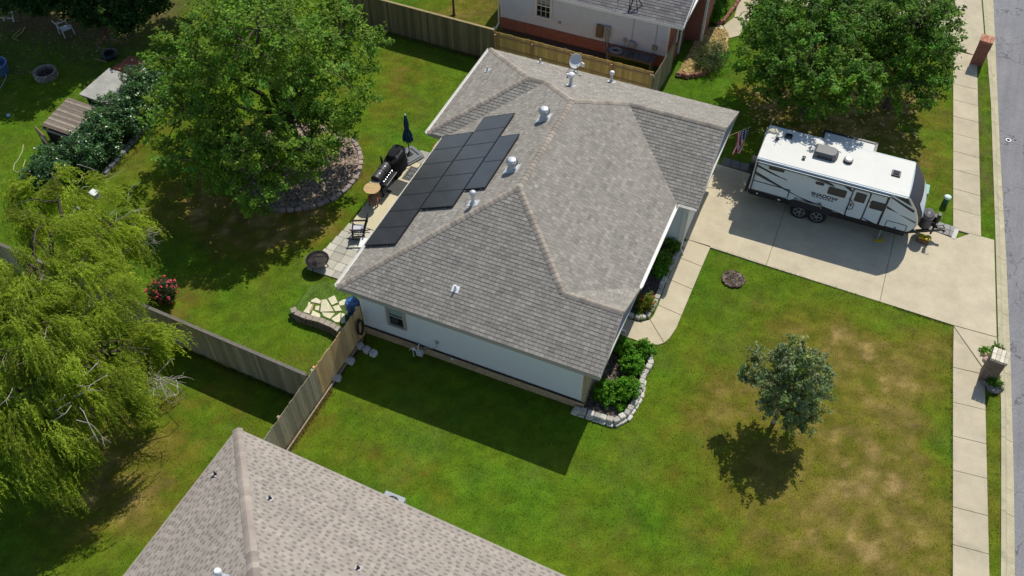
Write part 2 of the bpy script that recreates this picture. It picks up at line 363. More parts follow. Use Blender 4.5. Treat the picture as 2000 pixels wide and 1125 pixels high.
def lawncol(u,v):
    wu=u+(fbm(u,v,1.7,5)-.5)*1.8; wv=v+(fbm(u,v,1.7,25)-.5)*1.8
    d=np.zeros_like(u)
    for a,b,ru,rv,s in PW: d=d+s*np.exp(-(((wu-a)/ru)**2+((wv-b)/rv)**2))
    front=np.clip((u-9.5)/7,0,1)*np.clip((11-v)/3,0,1)
    front=np.clip((u-9.5)/7,0,1)*np.clip((11-v)/3,0,1)
    d=np.sign(d)*(1-np.exp(-np.abs(d)*1.25))*(.18+1.25*fbm(u,v,.42,33)**1.4)*(.98-.12*front)
    d=d+.16+.17*front+(fbm(u,v,.8,40)-.5)*.46+(fbm(u,v,4.5,50)-.5)*.36
    d=np.clip(d,0,1)
    soil=np.zeros_like(u)
    for a,b,ru,rv,s in DW: soil=soil+s*np.exp(-(((wu-a)/ru)**2+((wv-b)/rv)**2))
    soil=np.clip(soil+(fbm(u,v,.9,70)-.5)*.7,0,1)*.85
    stops=[(0,(.076,.162,.008)),(.3,(.102,.156,.008)),(.55,(.138,.134,.014)),(.8,(.200,.158,.036)),(1,(.34,.245,.09))]
    c=np.stack([np.interp(d,[s[0] for s in stops],[s[1][k] for s in stops]) for k in range(3)],-1)
    c=c*(.62+.76*fbm(u,v,.30,80))[...,None]*(.88+.24*fbm(u,v,2.6,88))[...,None]*(1+.045*np.sign(np.sin(2*math.pi*(v*.94+u*.10+.12*(fbm(u,v,3,12)-.5))/1.1)))[...,None]
    dirt=np.array([.11,.072,.040])
    return c*(1-soil[...,None])+dirt*soil[...,None], d, soil
HOUSEFOOT=[(.51,.51),(9.7,.51),(9.7,15.1),(-.3,15.1),(-.3,9.5),(.51,9.5)]
DRIVE=[(10.7,10.2),(21.75,9.95),(23.6,9.9),(23.2,15.5),(21.3,15.45),(10.7,16.0)]
BED1=[(9.6,5.35),(10.2,5.32),(10.52,5.6),(10.58,6.6),(10.52,7.9),(10.58,9.2),(10.72,10.25),(9.6,10.25)]
BED2=[(9.55,.42),(10.9,.48),(11.22,.95),(11.32,1.7),(11.2,2.7),(11.28,3.4),(11.1,3.95),(10.3,4.12),(9.6,4.2)]
WALK=[(10.74,10.36),(11.8,10.36),(11.74,8),(11.72,5.6),(11.6,4.85),(11.3,4.45),(10.9,4.3),(10.2,4.3),(9.4,4.4),(9.4,5.25),(10.3,5.2),(10.66,5.5),(10.72,6.6),(10.66,8)]
PATIO=[(-3.05,5.4),(-3.05,10.15),(-2.3,10.95),(.6,10.95),(.6,2.45),(-3.42,2.45),(-3.3,3.6)]
TERR=[(-2.55,.0),(.4,0),(.4,2.0),(-1.9,2.0)]
RC=(-7.25,7.75); RR=2.95
RING=[(RC[0]+RR*math.cos(k*2*math.pi/40)*1.02,RC[1]+RR*math.sin(k*2*math.pi/40)) for k in range(40)]
NBED=[P(*q) for q in [(1322,150),(1350,152),(1385,140),(1408,118),(1420,95),(1420,62),(1395,56),(1370,62)]]
NWALK=[P(*q) for q in [(1392,58),(1420,75),(1443,70),(1460,45),(1487,-10),(1450,-20),(1425,25),(1405,48)]]
NDRIVE=[(9,30.2),(19.6,29.2),(20.75,28.95),(21.40,28.8),(20.68,34.46),(19.05,47.5),(9,48)]
SWALK=[(LS(46),46),(LS(-16),-16),(RSD(-16),-16),(RSD(46),46)]
MULCHC=P(1432,546)
SLAB=[(-2.8,21.25),(-.2,21.2),(.3,20.4),(3.2,20.2),(3.2,21.7),(-2.8,21.7)]
HOLES=[HOUSEFOOT,DRIVE,BED1,BED2,WALK,PATIO,SWALK,NBED,NWALK,NDRIVE]
# ---- ground sheet
def terrz(u,v):
    z=(fbm(u,v,3.5,91)-.5)*.07
    f=np.clip(1-np.abs(v-1.0)/1.1,0,1)
    return z
def inhole(u,v,extra=()):
    m=u>CURB(v)-.04
    for h in list(HOLES)+list(extra): m|=inpoly(u,v,h)
    return m
xs=np.concatenate([np.arange(-140,-34,8),np.arange(-34,27,.2),np.arange(27,27.1,.2)])
ys=np.concatenate([np.arange(-90,-15,6),np.arange(-15,46,.2),np.arange(46,150,8)])
gx,gy=np.meshgrid(xs,ys,indexing='ij'); gz=terrz(gx,gy)
hole=inhole(gx,gy)
gz=np.where(np.abs(gx-5)<60,gz,0)*np.where(hole,0,1)-np.where(hole,.03,0)
gc,_,_=lawncol(gx,gy)
nx,ny=gx.shape
idx=np.arange(nx*ny).reshape(nx,ny)
cxm=(gx[:-1,:-1]+gx[1:,1:])/2; cym=(gy[:-1,:-1]+gy[1:,1:])/2
keep=cxm<CURB(cym)+.08
F4=np.stack([idx[:-1,:-1],idx[1:,:-1],idx[1:,1:],idx[:-1,1:]],-1)[keep]
me=bpy.data.meshes.new('lawn'); me.from_pydata(np.stack([gx,gy,gz],-1).reshape(-1,3).tolist(),[],F4.tolist())
a=me.color_attributes.new('Col','FLOAT_COLOR','POINT'); a.data.foreach_set('color',np.c_[gc.reshape(-1,3)*.95,np.ones(nx*ny)].astype(np.float32).ravel())
me.polygons.foreach_set('use_smooth',[True]*len(me.polygons))
MT['lawn']=M('lawn',None,.95,attr=True,var=.2,vs=2.2,fine=.18,fs=45,bump=.5,bs=40,spec=.1)
me.materials.append(MT['lawn']); lawn=bpy.data.objects.new('lawn_ground',me); COL.objects.link(lawn); lawn['kind']='structure'
# ---- grass blades
N=1350000
u=rs.uniform(-27,24.6,N); v=rs.uniform(-13,31,N)
k=~inhole(u,v,[RING,SLAB])
# keep only what the frame can see (a margin for a step aside)
vx=u-CAM[0]; vy=v-CAM[1]; xr=vx*math.cos(YAW)+vy*math.sin(YAW); yf=-vx*math.sin(YAW)+vy*math.cos(YAW)
dep=yf*math.cos(PITCH)+CAM[2]*math.sin(PITCH); upc=yf*math.sin(PITCH)-CAM[2]*math.cos(PITCH)
k&=(np.abs(F*xr/dep)<1120)&(np.abs(F*upc/dep)<680)
k&=(np.hypot(u-MULCHC[0],v-MULCHC[1])>.45)
u=u[k]; v=v[k]; c,d,soil=lawncol(u,v)
k=rs.rand(len(u))>soil*1.05; u=u[k]; v=v[k]; c=c[k]; d=d[k]; n=len(u)
th=rs.uniform(0,6.283,n); L=rs.uniform(.03,.06,n)*(1.1-.3*d); W=rs.uniform(.006,.012,n); lean=rs.uniform(.3,1.25,n)
cl=vnoise(u,v,.085,61)*.6+vnoise(u,v,.17,62)*.4; L=L*(.55+.9*cl); c=c*(rs.uniform(.65,1.6,n)*(.40+1.25*cl))[:,None]*np.array([1.10,1.06,.9])
base=np.stack([u,v,np.maximum(terrz(u,v),np.where(inpoly(u,v,[(-2.55,.05),(.45,.05),(.45,2.3),(-2.3,2.3)]),.30*np.clip((2.3-v)/2.25,0,1),-1))-.004],-1); side=np.stack([-np.sin(th),np.cos(th),0*th],-1)*W[:,None]
tip=base+np.stack([np.cos(th)*np.sin(lean),np.sin(th)*np.sin(lean),np.cos(lean)],-1)*L[:,None]
V=np.stack([base-side,base+side,tip],1).reshape(-1,3)
yl=rs.rand(n)<(.05+.25*d); c[yl]=c[yl]*.4+np.array([.36,.29,.12])*.6*rs.uniform(.6,1.1,(yl.sum(),1))
MT['grass']=leafmat('grass_blade',.5,.7,.1)
go=arrmesh('grass',V,3,np.repeat(c,3,0),MT['grass']); go['kind']='stuff'
def tufts(n,pts,w,h,col,name):
    """longer unmown grass along an edge"""
    pts=[np.array(p,float) for p in pts]; seg=[np.linalg.norm(pts[i+1]-pts[i]) for i in range(len(pts)-1)]
    cs=np.cumsum([0]+seg); s=rs.uniform(0,cs[-1],n); i=np.clip(np.searchsorted(cs,s)-1,0,len(seg)-1)
    A=np.array(pts)[i]; B=np.array(pts)[i+1]; f=((s-cs[i])/np.array(seg)[i])[:,None]
    q=A+(B-A)*f+rs.normal(0,w,(n,2))
    th=rs.uniform(0,6.283,n); L=rs.uniform(.5,1.2,n)*h; W=rs.uniform(.008,.016,n); lean=rs.uniform(.1,.9,n)
    b=np.c_[q,np.full(n,-.01)]; sd=np.stack([-np.sin(th),np.cos(th),0*th],-1)*W[:,None]
    tp=b+np.stack([np.cos(th)*np.sin(lean),np.sin(th)*np.sin(lean),np.cos(lean)],-1)*L[:,None]
    return np.stack([b-sd,b+sd,tp],1).reshape(-1,3), np.repeat(np.array(col)*rs.uniform(.6,1.5,(n,1)),3,0)
TV=[];TC=[]
for a in [(2600,[(.62,-2.4),(.55,-6)],.07,.16,(.30,.23,.09)),(1500,[(.62,.2),(.6,-2.4)],.05,.1,(.16,.14,.05)),(3000,[(-13,-2.95),(-7.3,-2.9),(.3,-3.3)],.08,.16,(.12,.13,.03)),(2200,[(-12,18.7),(-2,18.6)],.08,.14,(.16,.14,.06)),
          (900,[(11.85,10.3),(21.7,9.87)],.03,.09,(.09,.15,.015)),(900,[(LS(9.6)-.03,9.6),(LS(-10)-.03,-10)],.03,.08,(.09,.14,.015)),(900,[(-4.3,8.6),(-4.35,6.7),(-5.3,5.2),(-7,4.7)],.08,.14,(.28,.2,.08)),(700,[(-3.1,5.5),(-3.1,10.2)],.03,.09,(.09,.15,.015)),(1200,[(-14.6,8.6),(-14.8,3.3)],.06,.12,(.2,.16,.06))]:
    V,C=tufts(*a,'x'); TV.append(V); TC.append(C)
go2=arrmesh('edge_grass',np.concatenate(TV),3,np.concatenate(TC),MT['grass']); go2['kind']='stuff'
# ---- road side
def strip(fa,fb,za,zb,v0=-16,v1=48,n=64):
    mb=MB(); vv=np.linspace(v0,v1,n); vs=[];fs=[]
    for q in vv: vs+= [(float(fa(q)),q,za),(float(fb(q)),q,zb)]
    for i in range(n-1): fs.append((2*i,2*i+1,2*i+3,2*i+2))
    return mb.add(vs,fs)
struct('street_asphalt',strip(lambda q:STREET(q)-.05,lambda q:STREET(q)+12,-.105,-.02),MT['asphalt'])
mb=MB(); vv=list(np.arange(-16,48.1,3.05))
for i in range(len(vv)-1):
    a,b=vv[i]+.008,vv[i+1]-.008; pr=[]
    for q in (a,(a+b)/2,b):
        c0,s0=float(CURB(q)),float(STREET(q)); pr.append([(c0,-.25),(c0,.03),(c0+.14,.035),(c0+.19,-.03),(c0+.24,-.075),(s0,-.095),(s0,-.25)])
    vs=[]; 
    for q,p in zip((a,(a+b)/2,b),pr): vs+=[(x,q,z) for x,z in p]
    fs=[(r*7+j,r*7+j+1,(r+1)*7+j+1,(r+1)*7+j) for r in range(2) for j in range(6)]+[tuple(range(7)),tuple(range(14,21))[::-1]]
    mb.add(vs,[f[::-1] for f in fs])
struct('curb_and_gutter',mb,MT['curb'])
mb=MB(); vv=[46]
while vv[-1]>28: vv.append(vv[-1]-1.35)
js=[28.9,27.3]+[27.3-1.32*k for k in range(1,9)]+[15.42]
for i in range(len(js)-1):
    a,b=js[i]-.008,js[i+1]+.008; mb.prism([(LS(a),a),(RSD(a),a-.02),(RSD(b),b-.02),(LS(b),b)],-.1,.028+.002*(i%2))
js=[7.82,6.18,4.68,3.24,1.78,.36]+[.36-1.5*k for k in range(1,11)]
mb.prism([(21.80,9.86),(23.24,7.92),(RSD(7.82)-.02,7.96),(LS(7.83),7.83)],-.1,.029)
for i in range(len(js)-1):
    a,b=js[i]-.008,js[i+1]+.008; mb.prism([(LS(a),a),(RSD(a),a+.12),(RSD(b),b+.12),(LS(b),b)],-.1,.028+.002*(i%2))
struct('sidewalk',mb,MT['concrete_old'],bevel=.006,seg=1)
mb=MB()
for poly in ([(10.6,10.3),(14.22,10.16),(14.22,15.38),(12.6,15.42),(12.6,15.42),(10.6,15.5)],[(14.236,10.16),(18.90,10.03),(18.90,15.2),(14.236,15.38)],
             [(18.916,10.03),(21.72,9.95),(23.40,10.0),(22.87,15.44),(21.9,15.44),(21.32,14.83),(18.916,15.2)],[(21.79,9.92),(23.41,9.97),(23.62,8.25),(23.27,7.96)]):
    mb.prism(poly,-.1,.03)
struct('driveway',mb,MT['concrete'],bevel=.006,seg=1)
mb=MB()
for i in range(11): 
    x=18.95+.0+i*.215
mb2=MB()
def pv(x0,y0,x1,y1,z=.045,g=None): 
    g=g if g is not None else rnd.uniform(.8,1.15); mb2.box(x0,y0,-.08,x1,y1,z,(.33*g,.32*g,.30*g))
for i in range(5):
    for j in range(2): pv(20.02+i*.262,14.99+.02*0+j*.335-.06*i*.25,20.27+i*.262,15.31+j*.335-.06*i*.25)
for i in range(4): pv(10.85+i*.42,15.52,11.25+i*.42,16.05,g=rnd.uniform(.45,.6))
mb2.prism([(21.34,14.78),(21.42,15.45),(21.24,15.47),(21.16,14.83)],-.08,.05,(.55,.53,.46))
struct('paver_strip',mb2,MT['paver'],bevel=.008,seg=1)
mb=MB()
for poly in ([(10.76,10.33),(11.8,10.33),(11.77,9.06),(10.68,9.2)],[(10.68,9.18),(11.77,9.04),(11.75,7.7),(10.66,7.85)],[(10.66,7.83),(11.75,7.68),(11.73,6.2),(10.72,6.35)],
   [(10.72,6.33),(11.73,6.18),(11.72,5.5),(11.62,4.9),(11.5,4.62),(10.64,5.5),(10.7,5.7)],[(11.49,4.6),(11.3,4.42),(10.9,4.3),(10.2,4.3),(9.3,4.36),(9.3,5.2),(10.3,5.2),(10.63,5.48)]):
    mb.prism(poly,-.1,.03)
struct('front_walkway',mb,MT['concrete'],bevel=.006,seg=1)
# neighbour's paths
mb=MB(); mb.prism(NDRIVE,-.1,.026); struct('neighbor_driveway',mb,MT['concrete_old'])
mb=MB(); A=[P(*q) for q in [(1392,60),(1420,77),(1441,71)]]; 
mb.prism([P(*q) for q in [(1392,60),(1420,76),(1424,75),(1412,52),(1405,48)]],-.1,.026); mb.prism([P(*q) for q in [(1413,51),(1425,75),(1443,70),(1460,45),(1433,35)]],-.1,.028); mb.prism([P(*q) for q in [(1434,33),(1461,43),(1487,-10),(1450,-20)]],-.1,.026)
struct('neighbor_walkway',mb,MT['concrete_old'])
# patio
mb=MB(); mb.prism([(-3.02,5.5),(-3.02,10.1),(-1.95,10.1),(-1.95,9.7),(.5,9.7),(.5,5.5)],-.1,.05); 
struct('patio_slab',mb,M('patio_concrete',(.58,.51,.34),.9,var=.12,vs=.9,fine=.08,fs=45,spec=.2))
mb2=MB(); yy=2.45
rowsx=[-3.42,-2.95,-2.45,-1.9,-1.4,-.9,-.4,.1,.5]
while yy<5.4:
    h=rnd.choice((.38,.46,.5)); h=min(h,5.47-yy); off=rnd.uniform(0,.2)
    x0=-3.42+max(0,(yy-2.5)*.12); xx=x0
    while xx<.45:
        wd=rnd.choice((.4,.5,.6)); x1=min(xx+wd,.5); g=rnd.uniform(.75,1.2)
        mb2.box(xx,yy,-.08,x1-.012,yy+h-.012,.045+rnd.uniform(0,.008),(.50*g,.47*g,.39*g)); xx=x1
    yy+=h
for i,(a,b) in enumerate([(-2.75,10.12),(-2.25,10.12),(-2.4,10.55),(-1.9,10.5)]): mb2.box(a,b,-.08,a+.48,b+.42,.04,(.36,.35,.30))
mb2.box(-1.75,9.75,-.05,-.35,10.9,.16,(.58,.54,.38))
struct('patio_pavers',mb2,MT['paver'],bevel=.008,seg=1)
# planting beds
def bits(poly,n,name,cols,L=.06,z=.03):
    xs_=[p[0] for p in poly]; ys_=[p[1] for p in poly]; q=rs.uniform((min(xs_),min(ys_)),(max(xs_),max(ys_)),(n,2)); q=q[inpoly(q[:,0],q[:,1],poly)]; m=len(q)
    th=rs.uniform(0,6.28,m); l=L*rs.uniform(.4,1.4,m); wd=l*rs.uniform(.2,.6,m); tilt=rs.uniform(-.5,.5,m)
    b=np.c_[q,np.full(m,z)+rs.uniform(0,.03,m)]; d=np.stack([np.cos(th)*np.cos(tilt),np.sin(th)*np.cos(tilt),np.sin(tilt)],-1)*l[:,None]; s=np.stack([-np.sin(th),np.cos(th),rs.uniform(-.5,.5,m)],-1)*wd[:,None]
    V=np.stack([b-d-s,b+d-s,b+d+s,b-d+s],1).reshape(-1,3); C=np.array(cols)[rs.randint(0,len(cols),m)]*rs.uniform(.6,1.4,(m,1))
    o=arrmesh(name,V,4,np.repeat(C,4,0),MT['mulch']); o['kind']='stuff'; return o
BR=[(.10,.07,.05),(.16,.12,.09),(.06,.045,.035),(.22,.18,.14)]
mb=MB(); mb.prism(BED1,-.1,.06); mb.prism(BED2,-.1,.06); struct('planting_bed',mb,MT['mulch_base'])
bits(BED1,1800,'mulch',[(.05,.04,.035),(.09,.075,.065),(.13,.11,.1)],.05,.07); bits(BED2,2800,'mulch',[(.08,.06,.05),(.15,.12,.1),(.25,.2,.16),(.10,.085,.075)],.05,.07)
mb=MB(); mb.prism(RING,-.1,.05); struct('tree_bed',mb,MT['mulch_base']); bits(RING,16000,'mulch',[(.38,.285,.215),(.28,.21,.155),(.46,.36,.28),(.18,.135,.095)],.06,.06)
mb=MB(); mb.prism(NBED,-.1,.05); struct('neighbor_bed',mb,MT['mulch_base']); bits(NBED,9000,'straw_mulch',[(.50,.36,.12),(.42,.30,.12),(.55,.42,.18),(.33,.24,.1)],.07,.06)
CIR=[(MULCHC[0]+.47*math.cos(k*.42),MULCHC[1]+.45*math.sin(k*.42)) for k in range(15)]
mb=MB(); mb.prism(CIR,-.1,.03); struct('mulch_ring',mb,MT['mulch_base']); bits(CIR,700,'mulch',BR,.06,.05)
mb=MB(); mb.prism([(q[0],q[1]) for q in SLAB],-.1,.035); struct('side_yard_ground',mb,MT['soil'])
# litter and fallen leaves under the far trees
bits([P(0,170),P(330,60),P(330,-20),P(-60,-20)],5200,'leaf_litter',[(.20,.13,.06),(.10,.065,.04),(.33,.23,.11),(.07,.09,.02)],.05,.01)
bits([P(*q) for q in [(1450,170),(1800,180),(1790,330),(1440,260)]],700,'leaf_litter',[(.55,.41,.18),(.42,.31,.14)],.075,.0)
# terrace by the retaining wall: a wedge of ground
mb=MB(); mb.add([(-2.5,.05,.30),(.45,.05,.30),(.45,2.3,.0),(-2.2,2.3,.0),(-2.5,.05,-.1),(.45,.05,-.1),(.45,2.3,-.1),(-2.9,2.3,-.1),(-2.9,.05,-.05)],[(0,1,2,3),(0,4,5,1),(1,5,6,2),(0,3,7,8),(0,8,4)],(.075,.14,.012))
MT['terrace']=M('terrace_turf',(.075,.135,.012),.95,var=.35,vs=3,fine=.4,fs=25,bump=1,bs=28)
struct('terrace',mb,MT['terrace'])
# ================================================================ ROOFS
def clip(poly,conv):
    out=poly
    n=len(conv)
    for i in range(n):
        ax,ay=conv[i]; bx,by=conv[(i+1)%n]; ins=out; out=[]
        if not ins: return []
        sd=[(bx-ax)*(q[1]-ay)-(by-ay)*(q[0]-ax) for q in ins]
        for k in range(len(ins)):
            p,q,a,b=ins[k-1],ins[k],sd[k-1],sd[k]
            if (a>=-1e-9)!=(b>=-1e-9):
                t=a/(a-b); out.append((p[0]+(q[0]-p[0])*t,p[1]+(q[1]-p[1])*t))
            if b>=-1e-9: out.append(q)
    return out
def slope(mb,O,up,p,pts,cols,e=.145,tabw=(.12,.24),lift=.0115,teeth=.004,dash=None,seed=1,plift=.4,gap=.0045):
    """lay a roof plane course by course; every tab is its own small slab"""
    q=random.Random(seed); n=math.hypot(1,p)
    V=Vector((up[0],up[1],p))/n; U=Vector((up[1],-up[0],0)); Nn=U.cross(V)
    if Nn.z<0: U=-U; Nn=U.cross(V)
    O=Vector(O); P2=[]
    for (x,y) in pts:
        h=(x-O.x)*up[0]+(y-O.y)*up[1]; d=Vector((x,y,O.z+p*h))-O; P2.append((d.dot(U),d.dot(V)))
    if sum(P2[i][0]*P2[(i+1)%len(P2)][1]-P2[(i+1)%len(P2)][0]*P2[i][1] for i in range(len(P2)))<0: P2=P2[::-1]
    W=lambda s,t,h: O+U*s+V*t+Nn*h
    mb.add([W(s,t,-.012) for s,t in P2],[tuple(range(len(P2)))],(.05,.046,.042))
    t0=min(b for a,b in P2); t1=max(b for a,b in P2); s0=min(a for a,b in P2); s1=max(a for a,b in P2)
    k=int(math.floor((t0+1e-6)/e)); 
    while k*e<t1-1e-6:
        ta,tb=k*e,(k+1)*e; band=clip([(s0-1,ta),(s1+1,ta),(s1+1,tb),(s0-1,tb)],P2)
        if len(band)>2:
            b0=min(a for a,b in band); b1=max(a for a,b in band); s=b0-q.uniform(0,.3); up_=False
            rowg=q.uniform(.95,1.05)
            while s<b1:
                wd=q.uniform(*tabw); cell=[(s+gap,ta),(s+wd-gap,ta),(s+wd-gap,tb),(s+gap,tb)]; up_= q.random()<plift if not up_ else q.random()<(.25 if plift<.9 else .12)
                c=clip(cell,P2); s+=wd
                if len(c)<3: continue
                base=q.choice(cols); g=q.uniform(.90,1.10)*rowg; col=tuple(x*g for x in base)
                h=lift+(teeth if up_ else 0); H=lambda t: .001+h*max(0,1-(t-ta)/e)
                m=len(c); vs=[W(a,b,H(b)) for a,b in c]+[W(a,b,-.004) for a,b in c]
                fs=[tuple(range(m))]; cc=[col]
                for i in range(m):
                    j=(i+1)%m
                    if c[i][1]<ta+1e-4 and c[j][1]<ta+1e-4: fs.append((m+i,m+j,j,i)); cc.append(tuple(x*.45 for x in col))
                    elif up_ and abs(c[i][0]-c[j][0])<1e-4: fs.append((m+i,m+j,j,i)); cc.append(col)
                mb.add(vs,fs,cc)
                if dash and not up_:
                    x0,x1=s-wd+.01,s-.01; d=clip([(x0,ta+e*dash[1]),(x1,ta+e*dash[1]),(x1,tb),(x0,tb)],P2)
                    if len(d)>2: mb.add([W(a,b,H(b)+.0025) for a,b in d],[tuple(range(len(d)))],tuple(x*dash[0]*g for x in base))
        k+=1
def caps(p0,p1,na,nb,cols,w=.135,step=.2,seed=3,lift=.012):
    q=random.Random(seed); p0,p1=Vector(p0),Vector(p1); L=(p1-p0).length; t=(p1-p0)/L; mb=MB()
    def down(n):
        d=Vector(n).cross(t).normalized(); return d if d.z<0 else -d
    d1,d2=down(na),down(nb); n1,n2=Vector(na).normalized(),Vector(nb).normalized(); nm=(n1+n2).normalized()
    k=int(L/step); 
    for i in range(k+1):
        a=p0+t*min(i*step,L); b=p0+t*min(i*step+step*1.25,L+.04); base=q.choice(cols); g=q.uniform(.85,1.15); col=tuple(x*g for x in base)
        vs=[]
        for o,h in((a,lift+.022),(b,lift+.006)):
            vs+=[o+d1*w+n1*h*.7,o+d1*w*.35+n1*h+nm*.01,o+nm*(h+.012),o+d2*w*.35+n2*h+nm*.01,o+d2*w+n2*h*.7]
        vs+=[o_-nm*.03 for o_ in vs[:5]]
        mb.add(vs,[(j,j+1,6+j,5+j) for j in range(4)]+[(10+j,11+j,j+1,j) for j in range(4)],[col]*4+[tuple(x*.6 for x in col)]*4)
    return mb
def lap(mb,p0,p1,z0,z1,nrm,e=.115,z1b=None):
    """overlapping boards of siding between p0 and p1"""
    p0,p1,nv=Vector((*p0,0)),Vector((*p1,0)),Vector((*nrm,0)); k=int(math.ceil((z1-z0)/e))
    for i in range(k):
        a,b=z0+i*e,min(z1,z0+(i+1)*e); f=nv*.014
        vs=[p0+f+Vector((0,0,a)),p1+f+Vector((0,0,a)),p1+nv*.003+Vector((0,0,b)),p0+nv*.003+Vector((0,0,b)),p0+Vector((0,0,a)),p1+Vector((0,0,a))]
        mb.add(vs,[(0,1,2,3),(4,5,1,0)])
def wallpanel(mb,p0,p1,z0,z1,nrm,t=.04,u0=0):
    """flat facing with uv in metres (brick, stone)"""
    p0,p1,nv=Vector((*p0,0)),Vector((*p1,0)),Vector((*nrm,0)); L=(p1-p0).length; A=lambda p,z,o: p+nv*o+Vector((0,0,z))
    vs=[A(p0,z0,t),A(p1,z0,t),A(p1,z1,t),A(p0,z1,t),A(p0,z0,0),A(p1,z0,0),A(p1,z1,0),A(p0,z1,0)]
    mb.add(vs,[(0,1,2,3),(3,2,6,7),(4,0,3,7),(1,5,6,2)],None,[[(u0,z0),(u0+L,z0),(u0+L,z1),(u0,z1)],[(u0,z1),(u0+L,z1),(u0+L,z1+t),(u0,z1+t)],[(u0-t,z0),(u0,z0),(u0,z1),(u0-t,z1)],[(u0+L,z0),(u0+L+t,z0),(u0+L+t,z1),(u0+L,z1)]])
def window(parent,c,w,h,nrm,along,frame,blinds=True,grid=False,label=None):
    """sash window centred at c on a wall with outward normal nrm"""
    nv,al=Vector((*nrm,0)),Vector((*along,0)); c=Vector(c)+nv*.035; Z=Vector((0,0,1))
    mb=MB(); fw=.075
    for s in(-1,1): mb.bar(c+al*(s*(w/2+fw/2))-Z*(h/2+fw)+nv*.02,c+al*(s*(w/2+fw/2))+Z*(h/2+fw)+nv*.02,fw,.09,up=nv)
    for s in(-1,1): mb.bar(c-al*w/2+Z*(s*(h/2+fw/2))+nv*.022,c+al*w/2+Z*(s*(h/2+fw/2))+nv*.022,.10,fw)
    fr=mb.build('window',frame,parent,bevel=.006,seg=1)
    if label: fr['label']=label
    mb=MB(); mb.bar(c-al*w/2+nv*.012,c+al*w/2+nv*.012,.05,.05)
    for s in(-1,1): mb.bar(c+al*(s*(w/2-.02))-Z*h/2+nv*.008,c+al*(s*(w/2-.02))+Z*h/2+nv*.008,.04,.05,up=nv)
    if grid:
        for i in(-1,1): mb.bar(c+al*(i*w/6)-Z*h/2+nv*.003,c+al*(i*w/6)+Z*h/2+nv*.003,.02,.02,up=nv)
        for z in(-h/4,h/4): mb.bar(c-al*w/2+Z*z+nv*.004,c+al*w/2+Z*z+nv*.004,.02,.02)
    mb.build('sash',frame,fr)
    q=MB(); a,b=c-al*w/2-nv*.01,c+al*w/2-nv*.01
    q.add([a-Z*h/2,b-Z*h/2,b+Z*h/2,a+Z*h/2],[(0,1,2,3)]); q.build('pane',MT['glass'],fr)
    if blinds:
        q=MB(); n=int(h*.46/.05)
        for i in range(n):
            z=h/2-.03-i*.05; q.bar(c-al*(w/2-.05)+Z*z+nv*.0,c+al*(w/2-.05)+Z*z+nv*.0,.012,.036)
        q.build('blind',MT['blind'],fr)
    return fr
ROOFC=[(.285,.262,.224),(.268,.246,.212),(.314,.289,.248),(.278,.256,.221),(.244,.224,.194),(.298,.273,.233)]
CAPC=[(.335,.287,.232),(.31,.266,.218),(.352,.303,.245),(.295,.255,.21)]
# ================================================================ MAIN HOUSE
He=3.10; p=.4862; L=15.635; UF=10.213; UG=10.275; UX=11.093; DB=.82; YC=9.066; YG=9.12; RID=UF/2; YSG=2.163
H=thing('main_house','tan grey hip roofed one storey house with solar panels on its back roof','house',(5,7.5,0))
roof=MB(); S=lambda *a,**k: slope(roof,*a,**k)
NW=((L-YC)/2,L-(L-YC)/2); BRp=(-DB+(L-YC)/2,NW[1]); hg=(L-YG)/2; NEp=(UF-hg,L-hg); RR_=(UX,L-hg); SEp=(UF-YSG,YSG); Np=(RID,L-RID); Sp=(RID,RID)
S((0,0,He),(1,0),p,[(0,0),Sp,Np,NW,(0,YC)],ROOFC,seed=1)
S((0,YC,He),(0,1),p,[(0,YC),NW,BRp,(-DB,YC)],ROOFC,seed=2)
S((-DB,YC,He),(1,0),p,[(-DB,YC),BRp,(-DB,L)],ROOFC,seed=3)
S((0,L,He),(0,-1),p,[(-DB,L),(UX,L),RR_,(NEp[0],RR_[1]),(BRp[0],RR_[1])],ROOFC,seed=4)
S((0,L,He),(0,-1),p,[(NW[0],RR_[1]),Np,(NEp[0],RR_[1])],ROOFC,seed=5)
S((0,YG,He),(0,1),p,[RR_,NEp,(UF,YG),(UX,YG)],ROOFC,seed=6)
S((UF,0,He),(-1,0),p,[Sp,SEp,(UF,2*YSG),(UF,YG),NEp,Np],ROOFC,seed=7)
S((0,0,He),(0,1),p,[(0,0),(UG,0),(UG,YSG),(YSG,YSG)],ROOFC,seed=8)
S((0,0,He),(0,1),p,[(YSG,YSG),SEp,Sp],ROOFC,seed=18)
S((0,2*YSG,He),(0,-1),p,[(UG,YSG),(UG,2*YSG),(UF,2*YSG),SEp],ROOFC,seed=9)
ro=roof.build('roof',MT['shingle'],H)
EAVE=[(0,0),(UG,0),(UG,2*YSG),(UF,2*YSG),(UF,YG),(UX,YG),(UX,L),(-DB,L),(-DB,YC),(0,YC)]
zr=lambda h: He+p*h
nW,nE,nN,nS=(-p,0,1),(p,0,1),(0,p,1),(0,-p,1)
zA=zr(RID); zb=zr((L-YC)/2); zg=zr(hg); zs=zr(YSG)
for i,(a,b,n1,n2) in enumerate([((0,0,He),(*Sp,zA),nW,nS),((UG,YSG,zs),(*SEp,zs),nS,nN),((*SEp,zs),(*Sp,zA),nS,nE),((*Sp,zA),(*Np,zA),nW,nE),((*NW,zb),(*Np,zA),nW,nN),((*NEp,zg),(*Np,zA),nE,nN),
        ((*RR_,zg),(*NEp,zg),nN,nS),((*BRp,zb),(*NW,zb),nS,nN),((-DB,YC,He),(*BRp,zb),nW,nS),((-DB,L,He),(*BRp,zb),nW,nN)]):
    caps(a,b,n1,n2,CAPC,seed=20+i).build('ridge_cap',MT['cap'],ro)
